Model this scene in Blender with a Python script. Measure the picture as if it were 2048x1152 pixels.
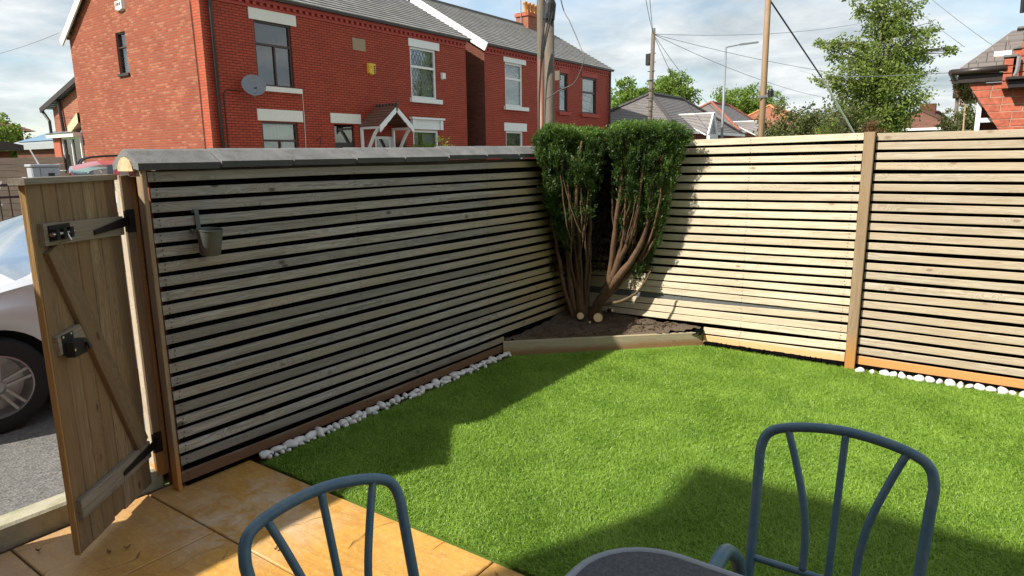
import bpy, math, random
import numpy as np
from math import radians, sin, cos, pi, sqrt, atan2
from mathutils import Vector, Matrix

random.seed(7); RNG = np.random.default_rng(7)
S = bpy.context.scene
for o in list(bpy.data.objects): bpy.data.objects.remove(o)
COL = S.collection

# ------------------------------------------------------------------ camera
cd = bpy.data.cameras.new('camera'); cam = bpy.data.objects.new('camera', cd); COL.objects.link(cam)
cd.sensor_width = 36.0; cd.lens = 36.0 * 1330.0 / 2048.0; cd.clip_start = 0.05; cd.clip_end = 3000
cr = Vector((0.81587984, 0.57807498, -0.01301556)); cu = -Vector((0.10059908, -0.16407731, -0.98130447)); cb = -Vector((-0.56940312, 0.79931718, -0.19202118))
cam.matrix_world = Matrix(((cr.x, cu.x, cb.x, 0), (cr.y, cu.y, cb.y, 0), (cr.z, cu.z, cb.z, 1.65), (0, 0, 0, 1)))
S.camera = cam
# ------------------------------------------------------------------ sun and sky
SUN_K = Vector((0.44, 0.98, -1.0)).normalized()            # direction the light travels
el = math.asin(-SUN_K.z); az = atan2(-SUN_K.x, -SUN_K.y)
sd = bpy.data.lights.new('sun', 'SUN'); sd.energy = 4.2; sd.angle = radians(1.0); sd.color = (1.0, 0.945, 0.85)
so = bpy.data.objects.new('sun', sd); COL.objects.link(so); so.rotation_euler = SUN_K.to_track_quat('-Z', 'Y').to_euler(); so.location = (-20, -40, 40)
W = bpy.data.worlds.new('World'); S.world = W; W.use_nodes = True
S.view_settings.view_transform = 'Standard'; S.view_settings.look = 'None'; S.view_settings.gamma = 1.0
S.view_settings.use_curve_mapping = False; S.view_settings.exposure = 0.88
S.render.engine = 'CYCLES'
S.cycles.max_bounces = 6; S.cycles.diffuse_bounces = 3; S.cycles.glossy_bounces = 3; S.cycles.transmission_bounces = 4; S.cycles.transparent_max_bounces = 8

# ------------------------------------------------------------------ node helpers
class NT:
    def __init__(s, tree): s.t = tree; s.N = tree.nodes; s.L = tree.links
    def new(s, typ, ins=None, **kw):
        n = s.N.new(typ)
        for k, v in kw.items(): setattr(n, k, v)
        for k, v in (ins or {}).items(): s.set(n.inputs[k], v)
        return n
    def set(s, sock, v):
        if isinstance(v, bpy.types.NodeSocket): s.L.new(v, sock)
        else:
            if isinstance(v, tuple) and sock.type == 'RGBA' and len(v) == 3: v = v + (1.0,)
            sock.default_value = v
    def math(s, op, a, b=0.0, clamp=False):
        n = s.new('ShaderNodeMath', operation=op, use_clamp=clamp); s.set(n.inputs[0], a); s.set(n.inputs[1], b); return n.outputs[0]
    def mix(s, f, a, b, blend='MIX'):
        n = s.new('ShaderNodeMix', data_type='RGBA', blend_type=blend); s.set(n.inputs[0], f); s.set(n.inputs[6], a); s.set(n.inputs[7], b); return n.outputs[2]
    def noise(s, vec, scale, detail=4.0, rough=0.6, dist=0.0, out=0):
        n = s.new('ShaderNodeTexNoise'); n.inputs['Scale'].default_value = scale; n.inputs['Detail'].default_value = detail
        n.inputs['Roughness'].default_value = rough; n.inputs['Distortion'].default_value = dist
        if vec is not None: s.L.new(vec, n.inputs['Vector'])
        return n.outputs[out]
    def ramp(s, f, stops):
        n = s.new('ShaderNodeValToRGB'); s.set(n.inputs[0], f); e = n.color_ramp.elements
        while len(e) < len(stops): e.new(0.5)
        for q, (p, c) in zip(e, stops):
            q.position = p; q.color = (c if isinstance(c, tuple) else (c, c, c)) + (1.0,)
        return n.outputs[0]
    def vmul(s, v, k):
        n = s.new('ShaderNodeVectorMath', operation='MULTIPLY'); s.set(n.inputs[0], v); n.inputs[1].default_value = k; return n.outputs[0]
    def vadd(s, a, b):
        n = s.new('ShaderNodeVectorMath', operation='ADD'); s.set(n.inputs[0], a); s.set(n.inputs[1], b); return n.outputs[0]
    def sep(s, v): n = s.new('ShaderNodeSeparateXYZ'); s.L.new(v, n.inputs[0]); return n.outputs
    def comb(s, x, y, z):
        n = s.new('ShaderNodeCombineXYZ')
        for i, q in enumerate((x, y, z)): s.set(n.inputs[i], q)
        return n.outputs[0]
    def bump(s, h, strength=0.5, dist=0.01, nrm=None):
        n = s.new('ShaderNodeBump'); s.set(n.inputs['Height'], h); n.inputs['Strength'].default_value = strength; n.inputs['Distance'].default_value = dist
        if nrm is not None: s.L.new(nrm, n.inputs['Normal'])
        return n.outputs[0]

# world: nishita sky seen through broken cloud
wt = NT(W.node_tree); wt.N.clear()
sky = wt.new('ShaderNodeTexSky', sky_type='NISHITA'); sky.sun_disc = False; sky.sun_elevation = el; sky.sun_rotation = az
sky.air_density = 1.0; sky.dust_density = 0.6; sky.ozone_density = 1.4
tc = wt.new('ShaderNodeTexCoord').outputs['Generated']
x, y, z = wt.sep(tc)[:3]
zz = wt.math('ADD', wt.math('MAXIMUM', z, 0.0), 0.16)
cv = wt.comb(wt.math('DIVIDE', x, zz), wt.math('DIVIDE', y, zz), 0.0)
n1 = wt.noise(wt.vadd(cv, (3.1, 0.6, 0.0)), 0.62, 6, 0.55, 0.35); n2 = wt.noise(wt.vadd(cv, (8.0, 2.0, 1.0)), 1.9, 5, 0.6, 0.2)
cl = wt.ramp(wt.math('ADD', wt.math('MULTIPLY', n1, 0.75), wt.math('MULTIPLY', n2, 0.25)), [(0.30, 0.0), (0.54, 1.0)])
shade = wt.ramp(n2, [(0.32, (0.40, 0.48, 0.53)), (0.66, (0.95, 0.98, 0.98))])
bg1 = wt.new('ShaderNodeBackground'); wt.set(bg1.inputs[0], wt.mix(1.0, sky.outputs[0], (1.02, 1.0, 0.94), 'MULTIPLY')); bg1.inputs[1].default_value = 0.112
bg2 = wt.new('ShaderNodeBackground'); wt.set(bg2.inputs[0], shade); bg2.inputs[1].default_value = 0.56
ms = wt.new('ShaderNodeMixShader'); wt.set(ms.inputs[0], wt.math('MULTIPLY', cl, 0.95)); wt.L.new(bg1.outputs[0], ms.inputs[1]); wt.L.new(bg2.outputs[0], ms.inputs[2])
wo = wt.new('ShaderNodeOutputWorld'); wt.L.new(ms.outputs[0], wo.inputs[0])

# ------------------------------------------------------------------ materials
MATS = {}
def mat(name):
    m = bpy.data.materials.new(name); m.use_nodes = True; t = NT(m.node_tree); b = t.N['Principled BSDF']; MATS[name] = m
    return m, t, b
def fin(t, b, color=None, rough=None, nrm=None, **kw):
    if color is not None: t.set(b.inputs['Base Color'], color)
    if rough is not None: t.set(b.inputs['Roughness'], rough)
    if nrm is not None: t.L.new(nrm, b.inputs['Normal'])
    for k, v in kw.items(): t.set(b.inputs[k.replace('_', ' ')], v)
def plain(name, col, rough=0.6, var=0.12, scale=30.0, metal=0.0, bump=0.15, **kw):
    m, t, b = mat(name); p = t.new('ShaderNodeTexCoord').outputs['Object']
    n = t.noise(p, scale, 5, 0.65); r = t.new('ShaderNodeObjectInfo').outputs['Random']
    d = tuple(c * (1 - var) for c in col); u = tuple(min(1, c * (1 + var)) for c in col)
    c = t.mix(t.ramp(n, [(0.3, 0.0), (0.7, 1.0)]), d, u)
    c = t.mix(t.math('MULTIPLY', r, var), c, tuple(q * 0.6 for q in col))
    fin(t, b, c, t.math('ADD', t.math('MULTIPLY', n, 0.2), rough - 0.1), t.bump(n, bump, 0.004), Metallic=metal, **kw); return m
def wood(name, light, dark, knot, rough=0.75, tint=None, tintamt=0.5, wet=None, knots=1.0, streak=None, vertical=False, var=0.34):
    m, t, b = mat(name); r = t.new('ShaderNodeObjectInfo').outputs['Random']
    p = t.vadd(t.new('ShaderNodeTexCoord').outputs['Object'], t.comb(t.math('MULTIPLY', r, 41.0), t.math('MULTIPLY', r, 7.0), t.math('MULTIPLY', r, 13.0)))
    if vertical: q_ = t.sep(p); p = t.comb(q_[2], q_[1], q_[0])
    warp = t.noise(t.vmul(p, (3.0, 9.0, 9.0)), 1.0, 3, 0.5, out=1)
    vo = t.new('ShaderNodeTexVoronoi', feature='F1'); t.set(vo.inputs['Vector'], t.vadd(t.vmul(p, (5.0, 0.0, 10.0)), t.vmul(warp, (0.25, 0.0, 0.25)))); vo.inputs['Scale'].default_value = 1.0
    kd = vo.outputs['Distance']
    has = t.ramp(t.sep(vo.outputs['Color'])[0], [(0.50, 0.0), (0.54, 1.0)])
    kn = t.math('MULTIPLY', t.ramp(kd, [(0.07, 1.0), (0.15, 0.0)]), has); ring = t.math('MULTIPLY', t.ramp(kd, [(0.0, 1.0), (0.5, 0.0)]), has)
    g = t.vadd(t.vmul(p, (2.2, 60.0, 60.0)), t.vmul(t.comb(0.0, ring, ring), (0, 2.5, 5.0)))
    g1 = t.noise(g, 1.0, 5, 0.62, 0.5); g2 = t.noise(t.vmul(p, (1.1, 16.0, 16.0)), 1.0, 3, 0.6, 0.8)
    w = t.new('ShaderNodeTexWave', wave_type='BANDS', bands_direction='Z'); t.set(w.inputs['Vector'], t.vadd(t.vmul(p, (0.25, 1.0, 1.0)), t.vmul(t.comb(0.0, 0.0, t.math('ADD', g2, t.math('MULTIPLY', ring, 0.6))), (0, 0, 0.16))))
    w.inputs['Scale'].default_value = 22.0; w.inputs['Distortion'].default_value = 1.5; w.inputs['Detail'].default_value = 2.0
    gr = t.math('ADD', t.math('MULTIPLY', g1, 0.55), t.math('ADD', t.math('MULTIPLY', g2, 0.3), t.math('MULTIPLY', w.outputs['Fac'], 0.17)))
    c = t.mix(t.ramp(gr, [(0.38, 1.0), (0.62, 0.0)]), light, dark)
    blot = t.noise(t.vmul(p, (2.0, 5.0, 5.0)), 1.0, 4, 0.6)
    wash = t.noise(t.vmul(p, (0.9, 3.0, 22.0)), 1.0, 4, 0.65)
    c = t.mix(t.math('MULTIPLY', t.ramp(wash, [(0.42, 0.0), (0.70, 1.0)]), 0.55), c, dark)
    chk = t.noise(t.vmul(p, (1.2, 90.0, 150.0)), 1.0, 2, 0.5)      # fine drying checks
    c = t.mix(t.math('MULTIPLY', t.ramp(chk, [(0.66, 0.0), (0.71, 1.0)]), 0.7), c, knot)
    if tint:
        k = t.math('MULTIPLY', t.math('ADD', t.ramp(blot, [(0.42, 0.0), (0.66, 1.0)]), t.math('MULTIPLY', r, 0.6)), tintamt, clamp=True)
        c = t.mix(k, c, tint)
    c = t.mix(t.math('MULTIPLY', t.ramp(t.math('FRACT', t.math('MULTIPLY', r, 9.7)), [(0.0, 0.0), (1.0, 1.0)]), var), c, tuple(q * 0.85 for q in dark))
    c = t.mix(t.math('MULTIPLY', kn, 0.85 * knots), c, knot)
    if streak:      # stain that belongs to the timber: (colour, y0, y1) ramps in along the run of the fence
        pos = t.sep(t.new('ShaderNodeNewGeometry').outputs['Position']); f = t.new('ShaderNodeMapRange'); t.set(f.inputs[0], t.math('ADD', pos[1], t.math('MULTIPLY', blot, 0.8)))
        f.inputs[1].default_value = streak[1]; f.inputs[2].default_value = streak[2]
        c = t.mix(t.math('MULTIPLY', f.outputs[0], streak[3], clamp=True), c, streak[0])
    if wet:         # damp timber near the soil
        pos = t.sep(t.new('ShaderNodeNewGeometry').outputs['Position']); f = t.new('ShaderNodeMapRange'); t.set(f.inputs[0], t.math('ADD', pos[2], t.math('MULTIPLY', t.math('SUBTRACT', blot, 0.5), wet[3])))
        f.inputs[1].default_value = wet[2]; f.inputs[2].default_value = wet[1]
        c = t.mix(t.math('MULTIPLY', f.outputs[0], 0.95), c, wet[0])
    fin(t, b, c, rough, t.bump(gr, 0.5, 0.004)); b.inputs['Specular IOR Level'].default_value = 0.3; return m
def brickmat(name, a, bcol, mortar, pale=None, paleamt=0.0, bw=0.225, rh=0.075, ms=0.012, soot=0.25, rough=0.85, bump=0.6, off=0.5):
    m, t, b = mat(name); uv = t.new('ShaderNodeTexCoord').outputs['UV']
    br = t.new('ShaderNodeTexBrick', offset=off); t.set(br.inputs['Vector'], uv); t.set(br.inputs['Color1'], (0, 0, 0)); t.set(br.inputs['Color2'], (1, 1, 1)); t.set(br.inputs['Mortar'], (0.5, 0.5, 0.5))
    for k, v in {'Scale': 1.0, 'Mortar Size': ms, 'Mortar Smooth': 0.2, 'Bias': 0.0, 'Brick Width': bw, 'Row Height': rh}.items(): br.inputs[k].default_value = v
    n = t.noise(uv, 55.0, 5, 0.7); big = t.noise(uv, 0.9, 4, 0.6); mid = t.noise(uv, 7.0, 4, 0.6)
    c = t.mix(br.outputs['Color'], a, bcol)
    c = t.mix(t.math('MULTIPLY', t.ramp(n, [(0.35, 0.0), (0.75, 1.0)]), 0.35), c, tuple(q * 0.55 for q in a))
    if pale: c = t.mix(t.math('MULTIPLY', t.math('MULTIPLY', t.ramp(br.outputs['Color'], [(0.72, 0.0), (0.82, 1.0)]), t.ramp(mid, [(0.4, 0.2), (0.6, 1.0)])), paleamt), c, pale)
    c = t.mix(br.outputs['Fac'], c, mortar)
    c = t.mix(t.math('MULTIPLY', t.ramp(big, [(0.42, 0.0), (0.72, 1.0)]), soot), c, tuple(q * 0.35 for q in a))
    h = t.math('ADD', t.math('MULTIPLY', t.math('SUBTRACT', 1.0, br.outputs['Fac']), 1.0), t.math('MULTIPLY', n, 0.3))
    fin(t, b, c, rough, t.bump(h, bump, 0.01)); b.inputs['Specular IOR Level'].default_value = 0.25; return m
def slatemat(name, a, bcol, stain, w=0.3, rough=0.55):
    m, t, b = mat(name); uv = t.new('ShaderNodeTexCoord').outputs['UV']; r = t.new('ShaderNodeObjectInfo').outputs['Random']
    br = t.new('ShaderNodeTexBrick', offset=0.5); t.set(br.inputs['Vector'], uv); t.set(br.inputs['Color1'], (0, 0, 0)); t.set(br.inputs['Color2'], (1, 1, 1)); t.set(br.inputs['Mortar'], (0, 0, 0))
    for k, v in {'Scale': 1.0, 'Mortar Size': 0.006, 'Mortar Smooth': 0.1, 'Brick Width': w, 'Row Height': 0.2}.items(): br.inputs[k].default_value = v
    n = t.noise(uv, 1.2, 5, 0.65); f = t.noise(uv, 40, 4, 0.7)
    c = t.mix(br.outputs['Color'], a, bcol); c = t.mix(t.math('MULTIPLY', t.ramp(n, [(0.4, 0.0), (0.7, 1.0)]), 0.5), c, stain)
    c = t.mix(t.math('MULTIPLY', f, 0.3), c, tuple(q * 0.5 for q in a)); c = t.mix(t.math('MULTIPLY', br.outputs['Fac'], 0.8), c, tuple(q * 0.25 for q in a))
    fin(t, b, c, rough, t.bump(f, 0.3, 0.004)); return m
def leafmat(name, a, bcol, trans=0.35, rough=0.5, scale=2.2, fine=60.0, wn=0.6):
    m, t, b = mat(name); p = t.new('ShaderNodeNewGeometry'); n = t.noise(p.outputs['Position'], scale, 3, 0.6); w = t.noise(p.outputs['Position'], fine, 2, 0.5)
    c = t.mix(t.ramp(t.math('ADD', t.math('MULTIPLY', n, wn), t.math('MULTIPLY', w, 1.0 - wn)), [(0.36, 0.0), (0.64, 1.0)]), a, bcol)
    fin(t, b, c, rough); b.inputs['Specular IOR Level'].default_value = 0.35
    tr = t.new('ShaderNodeBsdfTranslucent'); t.set(tr.inputs[0], t.mix(0.35, c, (0.30, 0.42, 0.05))); mx = t.new('ShaderNodeMixShader'); mx.inputs[0].default_value = trans
    t.L.new(b.outputs[0], mx.inputs[1]); t.L.new(tr.outputs[0], mx.inputs[2]); t.L.new(mx.outputs[0], t.N['Material Output'].inputs[0]); return m
def glassmat(name, tint=(0.75, 0.8, 0.8), refl=0.22, rough=0.03):
    m, t, b = mat(name); t.N.remove(b); tr = t.new('ShaderNodeBsdfTransparent'); t.set(tr.inputs[0], tint); gl = t.new('ShaderNodeBsdfGlossy'); t.set(gl.inputs[0], (1, 1, 1)); gl.inputs['Roughness'].default_value = rough
    p = t.new('ShaderNodeTexCoord').outputs['Object']; t.L.new(t.bump(t.noise(p, 3.0, 1, 0.4), 0.02, 0.05), gl.inputs['Normal'])
    lw = t.new('ShaderNodeLayerWeight'); lw.inputs[0].default_value = 0.25; f = t.math('ADD', t.math('MULTIPLY', lw.outputs['Fresnel'], 0.7), refl, clamp=True)
    mx = t.new('ShaderNodeMixShader'); t.set(mx.inputs[0], f); t.L.new(tr.outputs[0], mx.inputs[1]); t.L.new(gl.outputs[0], mx.inputs[2]); t.L.new(mx.outputs[0], t.N['Material Output'].inputs[0]); return m

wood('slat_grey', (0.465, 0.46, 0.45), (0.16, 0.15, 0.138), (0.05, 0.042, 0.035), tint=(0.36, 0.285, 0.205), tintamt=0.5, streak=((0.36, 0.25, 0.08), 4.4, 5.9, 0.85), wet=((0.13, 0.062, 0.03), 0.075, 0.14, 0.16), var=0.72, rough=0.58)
wood('slat_cream', (0.68, 0.615, 0.49), (0.43, 0.345, 0.23), (0.26, 0.17, 0.10), tint=(0.74, 0.63, 0.45), tintamt=0.4, wet=((0.66, 0.40, 0.18), 0.085, 0.12, 0.06), knots=0.9)
wood('slat_tan', (0.57, 0.51, 0.405), (0.335, 0.265, 0.185), (0.22, 0.14, 0.09), tint=(0.48, 0.375, 0.25), tintamt=0.5, wet=((0.60, 0.26, 0.08), 0.10, 0.125, 0.05), knots=0.9)
wood('post_brown', (0.33, 0.26, 0.18), (0.21, 0.15, 0.095), (0.10, 0.06, 0.035), tint=(0.30, 0.20, 0.105), wet=((0.42, 0.20, 0.05), 0.1, 0.30, 0.3))
wood('gate_plank', (0.35, 0.255, 0.158), (0.150, 0.098, 0.055), (0.06, 0.035, 0.02), tint=(0.25, 0.15, 0.07), tintamt=0.55, var=0.6)
wood('gate_honey', (0.46, 0.31, 0.14), (0.30, 0.175, 0.065), (0.14, 0.08, 0.035), tint=(0.36, 0.2, 0.065), tintamt=0.4)
wood('gate_ledge', (0.31, 0.27, 0.22), (0.155, 0.13, 0.102), (0.06, 0.045, 0.035), tint=(0.26, 0.21, 0.155))
wood('sleeper', (0.47, 0.40, 0.29), (0.34, 0.275, 0.185), (0.12, 0.08, 0.05), tint=(0.30, 0.28, 0.14), tintamt=0.35, wet=((0.26, 0.14, 0.06), 0.03, 0.075, 0.10))
wood('pole_wood', (0.175, 0.15, 0.118), (0.085, 0.07, 0.054), (0.08, 0.06, 0.045), tint=(0.16, 0.125, 0.09), vertical=True)
wood('pole_pale', (0.40, 0.31, 0.205), (0.27, 0.18, 0.11), (0.3, 0.18, 0.1), tint=(0.30, 0.165, 0.085), vertical=True)
wood('dark_fence_wood', (0.12, 0.085, 0.065), (0.06, 0.042, 0.033), (0.02, 0.015, 0.01))
brickmat('brick_front', (0.50, 0.078, 0.036), (0.40, 0.055, 0.027), (0.115, 0.018, 0.011), ms=0.010, soot=0.28, rough=0.55, bump=0.8)
brickmat('brick_gable', (0.305, 0.066, 0.031), (0.39, 0.100, 0.048), (0.24, 0.115, 0.078), pale=(0.50, 0.285, 0.175), paleamt=0.34, soot=0.25, bump=0.8)
brickmat('brick_corner', (0.46, 0.085, 0.04), (0.52, 0.115, 0.055), (0.25, 0.09, 0.055), soot=0.2)
brickmat('brick_plain', (0.33, 0.075, 0.038), (0.40, 0.115, 0.06), (0.30, 0.2, 0.14), soot=0.3)
brickmat('brick_dark', (0.14, 0.036, 0.022), (0.20, 0.055, 0.032), (0.11, 0.07, 0.05), soot=0.3)
brickmat('tile_wall', (0.36, 0.12, 0.07), (0.42, 0.17, 0.09), (0.3, 0.22, 0.16))
slatemat('slate', (0.215, 0.205, 0.20), (0.34, 0.325, 0.31), (0.25, 0.225, 0.18))
slatemat('slate_far', (0.15, 0.135, 0.135), (0.21, 0.19, 0.185), (0.19, 0.165, 0.13), w=0.35)
slatemat('tile_red', (0.30, 0.10, 0.06), (0.40, 0.16, 0.09), (0.24, 0.13, 0.08), w=0.25, rough=0.8)
slatemat('tile_brown', (0.17, 0.075, 0.05), (0.22, 0.10, 0.065), (0.15, 0.09, 0.06), w=0.25, rough=0.8)
slatemat('slate_near', (0.15, 0.128, 0.12), (0.20, 0.17, 0.155), (0.2, 0.16, 0.12))
plain('white_paint', (0.80, 0.80, 0.78), 0.45, 0.04, 12, bump=0.04)
plain('cream_paint', (0.76, 0.735, 0.655), 0.6, 0.06, 14, bump=0.1)
plain('red_paint', (0.40, 0.05, 0.032), 0.6, 0.12, 10)
plain('dark_frame', (0.035, 0.025, 0.022), 0.4, 0.15)
plain('brown_frame', (0.06, 0.028, 0.022), 0.4, 0.15)
plain('black_plastic', (0.012, 0.012, 0.013), 0.45, 0.2)
plain('black_iron', (0.010, 0.010, 0.011), 0.42, 0.3, 60)
plain('black_sheet', (0.0025, 0.0025, 0.0025), 0.9, 0.3, 20, Specular_IOR_Level=0.05)
plain('grey_felt', (0.11, 0.115, 0.115), 0.8, 0.3, 40)
plain('steel', (0.62, 0.61, 0.58), 0.28, 0.1, metal=1.0)
plain('grey_metal', (0.34, 0.36, 0.38), 0.4, 0.08, 12, bump=0.05)
plain('pot_grey', (0.085, 0.09, 0.085), 0.5, 0.12, 18, bump=0.05)
plain('dish_grey', (0.20, 0.215, 0.23), 0.5, 0.08, bump=0.03)
plain('lamp_metal', (0.22, 0.24, 0.26), 0.45, 0.1)
plain('cable', (0.03, 0.03, 0.033), 0.6, 0.1)
plain('cable_far', (0.16, 0.18, 0.2), 0.7, 0.1)
plain('yellow_box', (0.72, 0.44, 0.03), 0.4, 0.06, bump=0.03)
plain('plaque_stone', (0.36, 0.27, 0.17), 0.85, 0.2)
plain('terracotta', (0.52, 0.24, 0.085), 0.8, 0.2)
plain('lead_grey', (0.2, 0.2, 0.205), 0.5, 0.1)
plain('curtain', (0.62, 0.63, 0.62), 0.85, 0.1, 14)
plain('room_dark', (0.035, 0.035, 0.036), 0.9, 0.2)
plain('leafy_moss', (0.09, 0.08, 0.03), 0.9, 0.4, 20)
plain('cut_wood', (0.70, 0.52, 0.28), 0.7, 0.12, 40)
plain('bark', (0.115, 0.060, 0.030), 0.85, 0.45, 35, bump=0.9)
plain('bark_grey', (0.17, 0.14, 0.10), 0.9, 0.35, 8, bump=0.6)
plain('twig', (0.105, 0.067, 0.033), 0.85, 0.35, 30)
plain('gap_shade_needle', (0.045, 0.030, 0.020), 0.95, 0.4, 20)  # very dark brown, paints in the shade inside the yew
plain('dry_leaf', (0.17, 0.09, 0.04), 0.85, 0.3)
plain('mortar_cream', (0.56, 0.42, 0.24), 0.9, 0.3, 40, bump=0.8)
plain('green_board', (0.05, 0.095, 0.085), 0.7, 0.6, 25)
plain('rubber', (0.014, 0.014, 0.015), 0.75, 0.2, 40)
plain('alloy', (0.42, 0.42, 0.43), 0.35, 0.08, metal=0.8)
plain('dark_under', (0.01, 0.01, 0.011), 0.9, 0.2)
plain('amber', (0.75, 0.25, 0.02), 0.3, 0.1)
plain('lamp_glass', (0.75, 0.78, 0.8), 0.15, 0.05, bump=0.02)
plain('plastic_brown', (0.20, 0.075, 0.045), 0.5, 0.12)
plain('conservatory_blue', (0.10, 0.22, 0.33), 0.18, 0.06, bump=0.02)
plain('stone_kneeler', (0.60, 0.46, 0.30), 0.85, 0.12)
plain('soil', (0.095, 0.068, 0.045), 0.95, 0.5, 60, bump=1.0)
plain('verge_green', (0.10, 0.16, 0.035), 0.9, 0.35, 9, bump=0.8)
glassmat('glass', refl=0.10); glassmat('glass_dark', (0.3, 0.32, 0.32), 0.12); glassmat('car_glass', (0.55, 0.68, 0.66), 0.12)
leafmat('yew_leaf', (0.014, 0.037, 0.008), (0.066, 0.122, 0.020), 0.16, 0.45, 5.0)
leafmat('yew_fresh', (0.045, 0.10, 0.014), (0.11, 0.20, 0.028), 0.3, 0.45, 5.0)
leafmat('leaf_green', (0.10, 0.18, 0.022), (0.20, 0.29, 0.045), 0.35, 0.5, 1.2)
leafmat('leaf_poplar', (0.13, 0.20, 0.035), (0.27, 0.33, 0.085), 0.42, 0.45, 1.5)
leafmat('leaf_dark', (0.03, 0.065, 0.015), (0.08, 0.13, 0.03), 0.3, 0.55, 1.2)
leafmat('leaf_lime', (0.12, 0.20, 0.02), (0.22, 0.30, 0.04), 0.35, 0.5, 1.5)
leafmat('leaf_olive', (0.09, 0.105, 0.035), (0.16, 0.17, 0.06), 0.3, 0.6, 1.5)
leafmat('leaf_red', (0.10, 0.045, 0.025), (0.17, 0.085, 0.04), 0.3, 0.6, 1.5)
leafmat('turf_blade', (0.082, 0.195, 0.010), (0.37, 0.55, 0.080), 0.34, 0.38, 3.5, 200.0, 0.28)
def paint(name, col, rough=0.25, metal=0.0):
    m, t, b = mat(name); p = t.new('ShaderNodeTexCoord').outputs['Object']; n = t.noise(p, 6, 4, 0.6)
    fin(t, b, t.mix(t.math('MULTIPLY', n, 0.15), col, tuple(c * 0.7 for c in col)), t.math('ADD', t.math('MULTIPLY', n, 0.12), rough), Metallic=metal); b.inputs['Coat Weight'].default_value = 0.6; b.inputs['Coat Roughness'].default_value = 0.08
paint('paint_silver', (0.74, 0.76, 0.79), 0.3, 0.25); paint('paint_red', (0.36, 0.035, 0.05)); paint('paint_white', (0.78, 0.78, 0.77)); paint('chair_blue', (0.060, 0.135, 0.190), 0.42); MATS['chair_blue'].node_tree.nodes['Principled BSDF'].inputs['Coat Weight'].default_value = 0.1
def scuff():
    t = NT(MATS['chair_blue'].node_tree); b = t.N['Principled BSDF']; p = t.new('ShaderNodeNewGeometry').outputs['Position']; old = b.inputs['Base Color'].links[0].from_socket
    c = t.mix(t.math('MULTIPLY', t.ramp(t.noise(p, 22.0, 5, 0.7), [(0.45, 0.0), (0.72, 1.0)]), 0.5), old, (0.17, 0.215, 0.235)); c = t.mix(t.ramp(t.noise(p, 130.0, 3, 0.6), [(0.70, 0.0), (0.74, 1.0)]), c, (0.10, 0.065, 0.045)); t.set(b.inputs['Base Color'], c)
    t.L.new(t.bump(t.noise(p, 160.0, 3, 0.6), 0.25, 0.002), b.inputs['Normal']); t.set(b.inputs['Roughness'], t.math('ADD', t.math('MULTIPLY', t.noise(p, 30.0, 4, 0.6), 0.35), 0.28))
scuff()

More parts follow.
